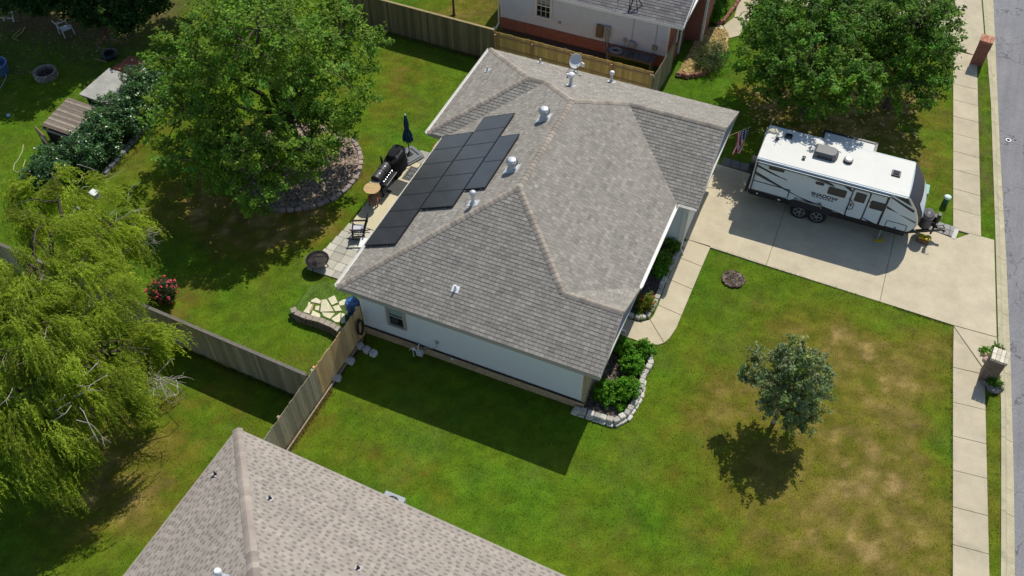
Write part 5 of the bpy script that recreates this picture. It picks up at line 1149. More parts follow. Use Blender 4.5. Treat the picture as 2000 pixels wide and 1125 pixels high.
mb=MB(); mb.tube([(.38,.14,1.05),(.38,.16,1.42)],.05,12); mb.lathe([(.07,0),(.06,.03),(0,.04)],(.38,.16,1.44),12); lp(T,'chimney',mb,'blackmetal')
mb=MB(); mb.obox((-.72,-.02,.9),(.34,.42,.02)); lp(T,'side_shelf',mb,'greymetal')
# covered gas grill
T=thing('covered_grill','gas grill under a draped black fabric cover next to the umbrella base','grill',(-2.78,9.28,.05),R(90))
mb=MB(); n=40
def cov(z,sx,sy,am,ph): return [( (sx*(abs(math.cos(2*math.pi*i/n))**.55)*(1 if math.cos(2*math.pi*i/n)>=0 else -1))*(1+am*math.sin(i*2.9+ph)), (sy*(abs(math.sin(2*math.pi*i/n))**.55)*(1 if math.sin(2*math.pi*i/n)>=0 else -1))*(1+am*math.sin(i*3.7+ph)), z+am*.3*math.sin(i*1.7)) for i in range(n)]
lv=[(0.02,.66,.36,.07,0),(.35,.64,.34,.05,.6),(.75,.63,.31,.035,1),(.92,.66,.33,.015,1),(.98,.62,.30,.01,1),(1.05,.44,.25,.01,2),(1.20,.42,.20,.012,2),(1.25,.34,.12,.01,2)]
vs=[]; 
for q in lv: vs+=cov(*q)
mb.add(vs,[(k*n+i,k*n+(i+1)%n,(k+1)*n+(i+1)%n,(k+1)*n+i) for k in range(len(lv)-1) for i in range(n)]+[tuple(range((len(lv)-1)*n,len(lv)*n))],(.022,.022,.025))
lp(T,'cover',mb,'fabric',smooth=True)
mb=MB(); mb.add([(-.28,-.285,.99),(.30,-.285,.99),(.27,-.19,1.19),(-.26,-.19,1.19)],[(0,1,2,3)],(.12,.12,.125)); lp(T,'cover_panel',mb,'fabric')
for sx in(-.45,.45): mb=MB(); mb.cyl((sx,-.22,.0),(sx,-.22,.08),.05); lp(T,'caster',mb,'rubber')
# mats
def mat_(label,c,w_,d_,rz,border):
    T=thing('floor_mat',label,'mat',(c[0],c[1],.052),rz); mb=MB(); mb.box(-w_/2,-d_/2,0,w_/2,d_/2,.012,(.075,.075,.072)); lp(T,'mat',mb,'fabric')
    if border:
        mb=MB(); g=(.26,.26,.24)
        for a,b,c_,d in((-w_/2+.03,-d_/2+.03,w_/2-.03,-d_/2+.05),(-w_/2+.03,d_/2-.05,w_/2-.03,d_/2-.03),(-w_/2+.03,-d_/2+.05,-w_/2+.05,d_/2-.05),(w_/2-.05,-d_/2+.05,w_/2-.03,d_/2-.05)): mb.box(a,b,.013,c_,d,.0155,g)
        for k in range(20):
            a0,a1=k*.314,(k+1)*.314; r0,r1=.09,.12; mb.add([(r0*math.cos(a0),r0*math.sin(a0),.0155),(r1*math.cos(a0),r1*math.sin(a0),.0155),(r1*math.cos(a1),r1*math.sin(a1),.0155),(r0*math.cos(a1),r0*math.sin(a1),.0155)],[(0,1,2,3)],g)
        mb.box(-.03,-.03,.013,.03,.03,.0155,g)
        for s in(-1,1):
            for t_ in(-1,0,1): mb.box(s*.26-.05,t_*.09-.02,.013,s*.26+.05,t_*.09+.02,.0155,g)
        lp(T,'mat_pattern',mb,'fabric')
    return T
mat_('dark patio mat with a pale ring pattern in front of the covered grill',(-2.05,9.32),.92,.52,R(90),True)
mat_('plain charcoal patio mat in front of the smoker',(-2.22,8.26),.95,.66,R(88),False)
# cantilever umbrella folded
T=thing('patio_umbrella','closed navy patio umbrella standing in a grey plastic base','umbrella',(-2.66,10.36,.03),R(65))
mb=MB(); mb.extrude(rrect(-.52,-.52,.52,.52,.16),(0,0,0),(1,0,0),(0,1,0),(0,0,.10)); mb.extrude(rrect(-.45,-.45,.45,.45,.14),(0,0,.10),(1,0,0),(0,1,0),(0,0,.045))
b=lp(T,'base',mb,M('umbrella_base',(.15,.16,.165),.5,var=.12),bevel=.02)
mb=MB(); mb.obox((0,0,.165),(.24,.24,.04)); mb.obox((-.3,0,.155),(.05,.6,.02)); mb.obox((.3,0,.155),(.05,.6,.02)); lp(T,'base_plate',mb,'black')
mb=MB(); mb.tube([(-.18,-.06,.17),(-.02,-.02,.35)],.028,8); mb.cyl((0,0,.15),(0,0,2.45),.026); lp(T,'pole',mb,'blackmetal')
mb=MB(); n=32; vs=[]; lv=[(1.00,.20),(1.08,.215),(1.25,.20),(1.5,.135),(1.62,.10),(1.9,.115),(2.15,.09),(2.38,.05),(2.45,.03)]
for z,r in lv:
    for i in range(n): a=2*math.pi*i/n; k=1+(.26 if z<1.6 else .14)*math.sin(8*a+z*2); vs.append((r*k*math.cos(a),r*k*math.sin(a),z+(.05*math.sin(8*a) if z<1.02 else 0)))
mb.add(vs,[(k*n+i,k*n+(i+1)%n,(k+1)*n+(i+1)%n,(k+1)*n+i) for k in range(len(lv)-1) for i in range(n)],(.028,.068,.115)); lp(T,'canopy',mb,'fabric',smooth=True)
mb=MB(); mb.lathe([(.035,2.44),(.05,2.47),(.03,2.52),(0,2.54)],(0,0,0),12); lp(T,'finial',mb,'whitepl')
mb=MB(); mb.lathe([(.118,1.60),(.122,1.62),(.118,1.64)],(0,0,0),20,col=(.015,.03,.055)); lp(T,'strap',mb,'fabric')
# electric cord
a=[P(*q,.06) for q in [(790,327),(800,330),(812,328),(822,326),(832,330),(845,331)]]; mb=MB(); mb.tube([(x_,y_,.06) for x_,y_ in a],.008,5); tag(mb.build('power_cord',MT['greymetal']),'thin grey cord curving over the patio slab below the umbrella base','cord')
# rocking chair
T=thing('rocking_chair','black slatted rocking chair with a cushion on the stone patio','chair',(-2.28,4.95,.05),R(205))
bk=(.03,.028,.028)
for s in(-1,1):
    mb=MB(); mb.tube([(-.46+.92*k/8,s*.26,.03+.10*((k-4)/4)**2) for k in range(9)],.022,6,bk); lp(T,'rocker',mb,'woodh')
    mb=MB(); mb.bar((.26,s*.26,.06),(.24,s*.26,.64),.045,None,bk); lp(T,'leg',mb,'woodh')
    mb=MB(); mb.bar((-.22,s*.24,.06),(-.25,s*.24,.45),.045,None,bk); mb.bar((-.25,s*.24,.45),(-.48,s*.23,1.18),.04,.05,bk); lp(T,'back_post',mb,'woodh')
    mb=MB(); mb.obox((-.02,s*.29,.655),(.62,.09,.028),col=bk); lp(T,'armrest',mb,'woodh')
mb=MB()
for k in range(6): mb.obox((-.2+k*.09,0,.42+.01*k),(.075,.5,.02),ry=-.08,col=bk)
lp(T,'seat',mb,'woodh'); mb=MB()
for k in range(8): y_=-.18+k*.052; mb.bar((-.285,y_,.5),(-.455,y_,1.08),.034,.012,bk)
mb.bar((-.48,-.24,1.13),(-.48,.24,1.13),.04,.09,bk); mb.bar((-.28,-.24,.50),(-.28,.24,.50),.035,.06,bk); lp(T,'backrest',mb,'woodh')
mb=MB(); mb.bar((.25,-.26,.22),(.25,.26,.22),.03,.03,bk); mb.bar((-.22,-.24,.2),(-.22,.24,.2),.03,.03,bk); mb.bar((.25,.26,.25),(-.22,.25,.25),.03,.03,bk); mb.bar((.25,-.26,.25),(-.22,-.25,.25),.03,.03,bk); lp(T,'stretcher',mb,'woodh')
mb=MB(); mb.obox((.02,0,.475),(.42,.42,.06),ry=-.08,col=(.52,.53,.56)); lp(T,'cushion',mb,'fabric',bevel=.025); mb=MB(); mb.obox((-.22,.05,.56),(.2,.26,.05),ry=-1.0,col=(.36,.38,.45)); lp(T,'pillow',mb,'fabric',bevel=.02)
T=thing('side_table','small white side table half under the roof edge by the rocking chair','table',(-1.55,4.35,.05),.3)
mb=MB(); mb.box(-.3,-.28,.44,.3,.28,.475,(.74,.74,.72)); lp(T,'tabletop',mb,'col',bevel=.008)
for sx in(-.25,.25):
    for sy in(-.23,.23): mb=MB(); mb.box(sx-.025,sy-.025,0,sx+.025,sy+.025,.44,(.7,.7,.68)); lp(T,'leg',mb,'col')
# wooden bench end by the bump out
T=thing('wooden_bench','brown wooden bench mostly hidden under the roof edge behind the panels','bench',(-.95,11.0,0),0)
mb=MB(); mb.box(-.62,-.25,.42,1.0,.2,.46,(.36,.22,.11)); lp(T,'seat',mb,'woodh'); mb=MB(); mb.box(-.66,-.3,.60,-.56,.25,.64,(.42,.27,.14)); lp(T,'armrest',mb,'woodh')
for sy in(-.25,.2): mb=MB(); mb.box(-.64,sy-.03,0,-.58,sy+.03,.6,(.16,.09,.05)); lp(T,'leg',mb,'woodh')
# fire pit bowl
a=P(619,508,.45); T=thing('fire_pit','round black mesh covered fire pit at the corner of the stone patio','fire pit',(a[0],a[1]+.02,.02))
mb=MB(); mb.lathe([(.12,.16),(.30,.22),(.42,.36),(.47,.46),(.50,.47),(.49,.445),(.44,.37),(.3,.25),(.1,.19)],(0,0,0),28,col=(.035,.03,.028)); lp(T,'bowl',mb,'col',smooth=True)
mb=MB(); 
for la in range(1,7):
    z=.47+.17*math.sin(la*math.pi/14); r=.46*math.cos(la*math.pi/14); mb.tube([(r*math.cos(q*.2618),r*math.sin(q*.2618),z) for q in range(25)],.007,4,(.05,.042,.038))
for k in range(36):
    q=k*2*math.pi/36; mb.tube([(.46*math.cos(t_*math.pi/14)*math.cos(q),.46*math.cos(t_*math.pi/14)*math.sin(q),.47+.17*math.sin(t_*math.pi/14)) for t_ in range(0,8)],.006,4,(.05,.042,.038))
for k in range(4):
    q=k*math.pi/2+.5; mb.tube([(.46*math.cos(t_*math.pi/14)*math.cos(q),.46*math.cos(t_*math.pi/14)*math.sin(q),.475+.17*math.sin(t_*math.pi/14)) for t_ in range(0,8)],.014,5,(.02,.018,.016))
lp(T,'spark_screen',mb,'col'); mb=MB(); mb.lathe([(.40,.36),(.3,.37),(0,.38)],(0,0,0),20,col=(.07,.055,.05)); lp(T,'ash',mb,'col')
for k in range(3): q=k*2.09+.4; mb=MB(); mb.bar((.3*math.cos(q),.3*math.sin(q),.3),(.42*math.cos(q),.42*math.sin(q),0),.03,None,(.03,.03,.03)); lp(T,'leg',mb,'col')
# blue barrel
T=thing('rain_barrel','blue plastic barrel tucked behind the tan fence at the house corner','barrel',(-.26,.98,.24))
bl=(.03,.11,.30); mb=MB(); mb.lathe([(.26,0),(.30,.1),(.31,.22),(.315,.24),(.31,.26),(.315,.5),(.32,.52),(.31,.54),(.29,.7),(.24,.80),(.23,.80),(.22,.78),(0,.775)],(0,0,0),26,col=bl); lp(T,'barrel',mb,'colgloss',smooth=True)
mb=MB(); mb.cyl((.1,.08,.775),(.1,.08,.815),.05,col=(.02,.07,.2)); mb.cyl((-.1,-.06,.775),(-.1,-.06,.815),.04,col=(.02,.07,.2)); lp(T,'bung',mb,'colgloss')
mb=MB(); mb.tube([(.0,-.2,.80),(.12,-.28,.6),(.2,-.26,.45),(.1,-.3,.35),(.0,-.33,.45),(-.05,-.34,.25)],.018,6,(.02,.02,.03)); lp(T,'hose_tail',mb,'col')
# hose on the fence
T=thing('garden_hose','black garden hose coiled on the tan fence beside the house wall','hose',(.62,.0,1.0)); mb=MB()
for k in range(6):
    o=.02*k; mb.tube([(.01+o*.8,(.20-.012*(k%3))*math.cos(q*.3142),(.42-.016*(k%4))*math.sin(q*.3142)) for q in range(21)],.018,6,(.02,.021,.022))
lp(T,'coil',mb,'col',smooth=True); mb=MB(); mb.obox((.03,0,.36),(.12,.12,.06),col=(.03,.03,.03)); lp(T,'hanger',mb,'col')
# gas meter
T=thing('gas_meter','grey gas meter with bent pipes at the foot of the shaded side wall','gas meter',(3.05,.2,0))
mb=MB(); mb.tube([(3.02,.40,.72),(3.0,.32,.72),(2.98,.26,.60),(3.0,.22,.48)],.022,8); mb.tube([(2.78,.20,-.02),(2.78,.20,.42),(2.82,.2,.48),(2.95,.2,.48)],.024,8); mb.tube([(3.02,.2,.40),(2.70,.16,.52),(2.66,.14,.40)],.02,8); lp2=mb.build('pipe',MT['galv'],T,smooth=True)
mb=MB(); mb.obox((3.06,.22,.34),(.26,.17,.24)); mb.cyl((3.06,.12,.36),(3.06,.09,.36),.06); mb.build('meter_body',MT['galv'],T,bevel=.03)
mb=MB(); mb.lathe([(.07,-.02),(.085,0),(.07,.02),(.03,.05)],(2.82,.18,.52),16,axis=(0,-1,.3)); mb.build('regulator',MT['galv'],T,smooth=True)
# folding frame leaning on the grey fence
a=P(580,755,.3); T=thing('folding_cart','dark metal frame leaning on the shaded side of the grey fence','cart',(a[0],a[1],0),R(0))
mb=MB(); mb.tube([(-.22,0,.05),(-.22,.12,.85),(-.15,.16,.98),(.15,.16,.98),(.22,.12,.85),(.22,0,.05)],.018,6,(.32,.34,.36)); lp(T,'frame',mb,'col',smooth=True)
mb=MB(); 
for k in range(4): mb.tube([(-.21,.02+.03*k,.2+.2*k),(.21,.02+.03*k,.2+.2*k)],.011,5,(.26,.27,.29))
lp(T,'crossbar',mb,'col'); mb=MB(); mb.tube([(-.1,.0,.30),(-.12,.05,.5),(0,.07,.58),(.12,.05,.5),(.1,0,.3),(0,-.01,.24),(-.1,0,.3)],.014,6,(.34,.35,.37)); lp(T,'loop',mb,'col')
for s in(-1,1): mb=MB(); mb.lathe([(.07,-.02),(.08,0),(.07,.02)],(s*.26,-.02,.08),14,axis=(1,0,0),col=(.02,.02,.02)); lp(T,'wheel',mb,'col')
# ================================================================ VEGETATION
def unit(a): return a/np.maximum(np.linalg.norm(a,axis=-1,keepdims=True),1e-9)
def leafquads(Pn,out,L,W,C,up=.7,jit=.9,along=None,fold=.0):
    n=len(Pn); nrm=unit(np.array([0,0,1.])*up+out*.45+rs.normal(0,jit*.55,(n,3)))
    d=along if along is not None else rs.normal(0,1,(n,3))+out*.6+np.array([0,0,-.35])
    d=unit(d-nrm*(d*nrm).sum(-1,keepdims=True)) if along is None else unit(d+rs.normal(0,.28,(n,3)))
    w=unit(np.cross(nrm,d)); L=L*rs.uniform(.7,1.3,(n,1)); W=W*rs.uniform(.7,1.3,(n,1))
    return np.stack([Pn-d*L/2,Pn+w*W/2-d*L*.06,Pn+d*L/2,Pn-w*W/2-d*L*.06],1).reshape(-1,3),np.repeat(C,4,0)
def pick(pal,n,var=.22):
    pal=np.array(pal); w_=rs.dirichlet(np.ones(len(pal))*.9,n); c=w_@pal; return c*rs.uniform(1-var,1+var,(n,1))
def clumps(lobes,dens,spray,rc,nl,pal,zmin=.3,inner=.25,droop=0.,tint=.22):
    """leaf positions: short leafy sprays pushed out through the surface of each lobe"""
    PP=[];OO=[];CC=[];cent=[]
    for (cx,cy,cz,rx,ry,rz) in lobes:
        area=4*math.pi*((rx*ry)**1.6/3+(rx*rz)**1.6/3+(ry*rz)**1.6/3)**(1/1.6); m=max(6,int(area*dens))
        d=unit(rs.normal(0,1,(m,3))); rr=np.where(rs.rand(m)<inner,rs.uniform(.35,.75,m),rs.uniform(.78,1.06,m))[:,None]
        c=np.array([cx,cy,cz])+d*rr*np.array([rx,ry,rz]); o=unit(d/np.array([rx,ry,rz]))
        k=c[:,2]>zmin; c=c[k]; o=o[k]; m=len(c)
        ax=unit(o+rs.normal(0,.45,(m,3))+np.array([0,0,.15-droop])); ln=spray*rs.uniform(.5,1.5,(m,1,1)); t=rs.rand(m,nl,1)
        pos=c[:,None]+ax[:,None]*(t-.35)*ln+rs.normal(0,1,(m,nl,3))*rc*(1.1-.7*t)*np.array([1,1,.75])
        tn=1+rs.normal(0,tint,(m,1)); hue=np.c_[1+rs.normal(0,.10,m),np.ones(m),1+rs.normal(0,.15,m)]
        col=pick(pal,m*nl).reshape(m,nl,3)*np.clip(tn,.55,1.6)[:,None]*hue[:,None]
        PP.append(pos.reshape(-1,3)); OO.append(np.repeat(o,nl,0)); CC.append(col.reshape(-1,3)); cent.append(c)
    return np.concatenate(PP),np.concatenate(OO),np.concatenate(CC),np.concatenate(cent)
def limb(mb,a,b,r0,r1,seed,k=6,wig=.12,sag=0):
    q=random.Random(seed); a,b=Vector(a),Vector(b); L_=(b-a).length; pts=[];rr=[]
    for i in range(k+1):
        t_=i/k; w_=wig*L_*math.sin(math.pi*t_)*.5; pts.append(a.lerp(b,t_)+Vector((q.uniform(-1,1)*w_,q.uniform(-1,1)*w_,q.uniform(-.3,1)*w_+L_*.10*math.sin(math.pi*t_)))); rr.append(r0+(r1-r0)*t_**.8)
    mb.tube(pts,rr,8 if r0>.08 else 5); return pts
def tree(name,label,base,lobes,tr,fork,dens,spray,rc,nl,LW,pal,mat='leaf',bark='bark',group=None,lean=(0,0),twigs=40,cat='tree',stems=1,tint=.22,inner=.25,up=.7):
    T=thing(name,label,cat,(*base,0),0,group); mb=MB(); q=random.Random(len(label)); f=Vector((base[0]+lean[0],base[1]+lean[1],fork))
    for s in range(stems):
        o=Vector((0,0,0)) if stems==1 else Vector((math.cos(s*2.4)*.12,math.sin(s*2.4)*.12,0))
        mb.tube([Vector((*base,-.15))+o,Vector((*base,.12))+o,Vector((*base,fork*.5))+o*1.5+Vector((lean[0]*.4,lean[1]*.4,0)),f+o*2],[tr*1.5,tr*1.12,tr*.95,tr*.85],10)
    P_,O_,C_,cent=clumps(lobes,dens,spray,rc,nl,pal,zmin=.5,tint=tint,inner=inner)
    ends=[]
    for i,(cx,cy,cz,rx,ry,rz) in enumerate(lobes):
        e=Vector((cx,cy,cz+rz*.25)); pts=limb(mb,f,e,tr*.55,tr*.16,i+5,7,.16); ends.append(pts)
    for i in range(twigs):
        c=Vector(cent[q.randrange(len(cent))]); src=min((p for pts in ends for p in pts[2:]),key=lambda p:(p-c).length); limb(mb,src,c,tr*.17,tr*.04,i+77,5,.12)
    mb.build('trunk',MT[bark],T,smooth=True)
    V,C=leafquads(P_,O_,LW[0],LW[1],C_,up=up); arrmesh('crown',V,4,C,MT[mat],T); return T
GREEN=[(.135,.265,.028),(.18,.31,.034),(.075,.18,.020),(.25,.34,.05)]
DEEP=[(.080,.190,.020),(.115,.24,.024),(.045,.130,.015),(.175,.28,.035)]
SAGE=[(.19,.26,.095),(.27,.335,.155),(.11,.17,.055),(.36,.41,.23)]
HOL=[(.045,.125,.034),(.070,.165,.04),(.11,.22,.055),(.032,.085,.025)]
WIL=[(.32,.40,.030),(.24,.345,.026),(.43,.46,.06),(.15,.255,.022)]
BRI=[(.11,.28,.018),(.15,.34,.024),(.07,.20,.016)]
# big backyard tree
bx,by=-7.25,8.1
tree('shade_tree','big leafy green tree in the round stone edged bed of the back lawn',(bx,by),
 [(-7.9,7.6,5.9,2.9,2.9,2.3),(-10.8,7.2,4.6,2.3,2.2,1.6),(-5.6,9.0,4.6,2.1,2.0,1.6),(-5.4,6.5,3.6,1.6,1.7,1.1),(-7.0,4.6,3.6,2.3,1.7,1.3),(-9.9,4.9,3.9,2.0,1.7,1.3),(-8.2,10.8,5.6,2.9,2.2,2.0),(-11.2,10.2,5.0,2.2,2.0,1.6),(-6.2,11.4,4.8,1.9,1.6,1.4),(-7.3,7.6,7.6,2.2,2.3,1.3),(-6.2,3.5,2.5,1.3,.9,.8),(-5.7,5.6,2.9,1.5,1.4,.9),(-7.4,5.0,2.5,1.9,1.3,.9),(-4.9,7.7,3.1,1.2,1.3,.8),(-8.6,3.6,3.0,1.6,1.0,.9)],
 .27,2.4,2.25,.64,.15,54,(.155,.088),GREEN,twigs=120,lean=(-.15,.1),inner=.10,up=.85)
# street side pair
tree('maple_tree','dark green spreading tree on the dry lawn behind the white trailer',(13.6,20.6),
 [(12.9,20.4,4.7,2.4,2.5,1.7),(11.4,19.9,3.6,1.7,1.9,1.2),(14.3,18.0,3.9,1.9,1.8,1.2),(12.6,18.0,3.8,1.3,1.4,1.0),(13.1,17.6,4.6,1.5,1.25,.8),(15.5,17.9,4.4,1.2,1.1,.7),(12.3,22.9,4.4,2.1,2.2,1.5),(14.6,21.6,4.2,1.7,1.9,1.3),(10.9,22.2,3.6,1.2,1.5,1.0),(14.2,24.6,4.2,1.9,1.8,1.4)],
 .20,1.9,2.7,.6,.15,54,(.155,.09),DEEP,twigs=80,up=.85,tint=.3)
tree('maple_tree','dark green spreading tree overhanging the sidewalk near the red brick mailbox',(17.3,22.9),
 [(17.0,22.6,4.5,2.0,2.3,1.6),(18.2,22.4,3.5,1.25,1.9,1.1),(17.5,20.6,3.0,1.6,1.2,.9),(15.9,22.8,4.0,1.4,1.9,1.3),(17.0,25.0,4.4,1.9,1.9,1.4),(18.0,24.6,3.5,1.1,1.6,1.0),(16.7,27.2,4.2,1.8,1.7,1.4)],
 .20,1.8,2.7,.6,.15,54,(.155,.09),DEEP,twigs=80,up=.85,tint=.3)
# young tree of the front lawn
tree('ornamental_pear_tree','young grey green tree with a dry grass ring standing alone on the front lawn',(16.25,2.75),
 [(16.35,2.75,2.6,1.15,1.1,1.35),(15.7,3.1,2.5,.75,.8,.9),(16.95,2.9,2.3,.8,.85,.95),(16.5,2.1,2.0,.9,.65,.8),(16.1,3.2,3.4,.65,.65,.75),(17.0,2.2,1.7,.65,.55,.6),(15.05,2.75,2.35,.55,.3,.26),(14.55,2.6,2.25,.3,.18,.2),(15.0,3.2,2.85,.42,.3,.34),(16.8,2.9,3.5,.45,.5,.55)],
 .075,.9,7.0,.36,.075,34,(.12,.066),SAGE,bark='bark_pale',twigs=50,inner=.3,up=.5)
# dark trees at the top left, mostly above the frame
YD=[(.03,.085,.018),(.05,.12,.022),(.022,.06,.014),(.09,.16,.03)]
for i,(b,lb,lab) in enumerate([((-27.5,15.2),[(-27.5,14.5,7.5,4,3.6,3.2),(-29,12.2,6.5,3,3,2.5),(*P(62,-4,2.3),2.3,.9,.7,.6),(*P(25,-12,2.6),2.6,1.0,.8,.6)],'tall dark tree in the far left corner behind the leaning ladder'),
        ((-22.6,15.8),[(-23.6,15.4,7.6,3.8,3.2,3.0),(*P(172,6,2.3),2.3,1.2,.8,.7),(*P(175,34,1.9),1.9,.65,.5,.5),(-23.2,12.6,7.0,2.8,2.4,2.0),(*P(84,6,2.0),2.0,.7,.5,.45),(*P(128,2,2.2),2.2,.9,.6,.5),(*P(150,24,1.9),1.9,.6,.4,.4)],'tall dark tree whose low boughs hang over the white lawn chair'),
        ((-17.2,17.4),[(-17.4,17.2,6.2,3.4,2.6,2.2),(*P(215,10,2.5),2.5,1.3,1.0,.8),(*P(255,14,2.4),2.4,1.0,.8,.7),(*P(232,34,2.0),2.0,.8,.6,.5),(*P(285,-6,2.6),2.6,1.0,.8,.7),(-17.8,14.8,5.2,2.2,1.8,1.6)],'tall dark tree at the top edge between the lawn chair and the big backyard tree'),
        ((-32.5,10.5),[(-32,10,6.5,3.4,3.2,2.8),(-31,7.5,5.6,2.4,2.4,1.9)],'tall dark tree shading the left edge of the yard')]):
    tree('yard_tree',lab,b,lb,.26,3.2,3.4,.6,.22,44,(.22,.14),YD,twigs=30,group='tall trees of the left yard')
tree('plum_tree','small purple leaved tree at the top edge beyond the dark fence',(-5.85,21.75),[(-5.8,22.3,2.75,1.1,1.0,.8),(-5.5,21.7,2.35,.7,.6,.45)],.06,1.2,8,.3,.09,40,(.12,.07),[(.035,.014,.02),(.05,.02,.025),(.03,.025,.015)],twigs=14)
# weeping willow
def willow():
    T=thing('willow_tree','yellow green weeping willow filling the left side of the photo','tree',(-7.3,-6.9,0)); q=random.Random(5); mb=MB()
    base=Vector((-7.3,-6.9,-.1)); f=Vector((-7.5,-6.6,2.0)); mb.tube([base,base+Vector((0,0,.3)),Vector((-7.4,-6.7,1.2)),f],[.45,.34,.29,.27],12)
    tips=[]; pts_all=[]
    dom=[(*P(px,py,z),z,r,r*.95,r*.5) for px,py,z,r in((115,395,5.4,1.7),(198,452,4.5,1.05),(245,460,3.9,.68),(45,500,5.8,2.1),(150,560,5.6,1.7),(60,640,5.8,2.1),(195,600,4.6,.95),(235,668,3.3,.65),(292,678,2.7,.52),(150,690,5.0,1.6),(250,690,3.7,.85),(60,770,4.7,1.7),(180,770,4.0,1.15),(215,800,3.0,.7),(100,830,3.7,1.1),(20,880,3.6,1.4),(-40,700,5.2,2.0),(-30,560,5.6,1.8),(40,410,5.0,1.3),(-70,860,4,1.8),(50,925,2.5,1.0),(115,905,2.3,.75))]
    for i,(cx,cy,cz,rx,ry,rz) in enumerate(dom):
        pts=limb(mb,f,(cx,cy,cz),.15,.06,i,8,.2)
        for k in range(4):
            a=q.uniform(0,6.28); e=Vector((cx+rx*.85*math.cos(a),cy+ry*.85*math.sin(a),cz+rz*q.uniform(-.3,.45))); s=pts[q.randrange(4,len(pts))]; limb(mb,s,e,.045,.012,i*50+k,6,.2)
    mb.build('trunk',MT['bark'],T,smooth=True)
    MT['twig']=M('dead_twig',(.42,.37,.31),.85,var=.25)
    def bare(c,n,r,L_,seed,d0):
        q=random.Random(seed); mb=MB()
        for k in range(n):
            d=Vector((q.gauss(d0[0],.7),q.gauss(d0[1],.7),q.gauss(d0[2],.5))).normalized(); p_=Vector(c)+Vector((q.gauss(0,r),q.gauss(0,r),q.gauss(0,r*.5))); pts=[p_]
            l_=L_*q.uniform(.4,1.2)
            for s in range(6): d=(d+Vector((q.gauss(0,.25),q.gauss(0,.25),q.gauss(-.10,.18)))).normalized(); pts.append(pts[-1]+d*l_/6)
            mb.tube(pts,[.016-.0022*s for s in range(7)],4)
            for e_ in range(2):
                s=pts[q.randrange(2,6)]; d2=(d+Vector((q.gauss(0,.6),q.gauss(0,.6),q.gauss(0,.4)))).normalized(); mb.tube([s,s+d2*l_*.18,s+d2*l_*.3+Vector((0,0,-.04))],[.008,.006,.004],4)
        mb.build('bare_branch',MT['twig'],T)
    for (px,py,z,n,r,L_,d0) in [(290,745,2.4,34,.28,1.0,(.8,-.1,.1)),(240,780,2.2,8,.3,1.2,(.9,-.1,0)),(270,470,3.0,22,.25,.9,(.7,.5,.3)),(190,470,4.2,14,.6,1.2,(.4,.2,.2)),(95,560,5.3,12,.5,1.2,(.5,-.2,.3)),(230,450,3.4,12,.3,1.0,(.4,.8,.3)),(60,570,5.5,10,.5,1.1,(-.3,.2,.2)),(130,780,5,9,.5,1.3,(.3,-.4,.2)),(170,350,4.6,8,.4,.8,(.3,.5,.1)),(60,700,5.5,10,.5,1.2,(.4,0,.2))]:
        bare((*P(px,py,z),z),n,r,L_,int(px),d0)
    mb=MB(); mb.tube([(*P(300,735,2.2),2.2),(*P(350,757,1.6),1.6),(*P(362,775,1.0),1.0),(*P(330,790,.3),.3)],[.02,.016,.012,.006],5)
    mb.build('bare_branch',MT['twig'],T)
    PP=[];DD=[];CC=[]
    for (cx,cy,cz,rx,ry,rz) in dom:
        nb=max(7,int(6.4*rx*ry)); d=unit(rs.normal(0,1,(nb,3))); d[:,2]=np.abs(d[:,2])*.9-.15; rr=rs.uniform(.45,1.05,(nb,1))
        bo=np.array([cx,cy,cz])+d*rr*np.array([rx,ry,rz]); bh=unit(np.c_[d[:,0]*.9+.42,d[:,1]*.9-.18,0*d[:,0]]+rs.normal(0,.3,(nb,3))*np.array([1,1,0])); bl=rs.uniform(.6,1.45,(nb,1)); bt=np.clip(1+rs.normal(0,.25,(nb,1)),.5,1.55)
        k=30; ns=nb*k; s=np.repeat(bo,k,0)+rs.normal(0,.13,(ns,3)); hd=unit(np.repeat(bh,k,0)+rs.normal(0,.28,(ns,3))*np.array([1,1,0])); ln=np.repeat(bl,k,0)*rs.uniform(.55,1.25,(ns,1)); tn=np.repeat(bt,k,0)
        s=s+hd*rs.uniform(0,.45,(ns,1)); m=22; t_=(np.arange(m)/m)[None,:]+rs.uniform(0,.04,(ns,m))
        hx=(t_*(1.3-.5*t_))[...,None]; pos=s[:,None]+hd[:,None]*ln[...,None]*hx*.62
        pos[...,2]+=(ln*(.22*t_-.95*t_**1.8)); pos+=rs.normal(0,.022,pos.shape)
        dr=np.broadcast_to(hd[:,None],pos.shape)*(1.1-.75*t_)[...,None]; dr=dr+np.array([0,0,1])*(.2-1.3*t_)[...,None]
        sd=rs.normal(0,.38,pos.shape); col=pick(WIL,ns*m,.2).reshape(ns,m,3)*tn[:,None]
        k=pos[...,2].ravel()>.25
        PP.append(pos.reshape(-1,3)[k]); DD.append((dr+sd).reshape(-1,3)[k]); CC.append(col.reshape(-1,3)[k])
    Pn=np.concatenate(PP); D_=np.concatenate(DD); C_=np.concatenate(CC)
    V,C=leafquads(Pn,np.zeros_like(Pn)+np.array([0,0,.3]),.14,.030,C_,along=D_); arrmesh('crown',V,4,C,MT['leaf_willow'],T)
willow()
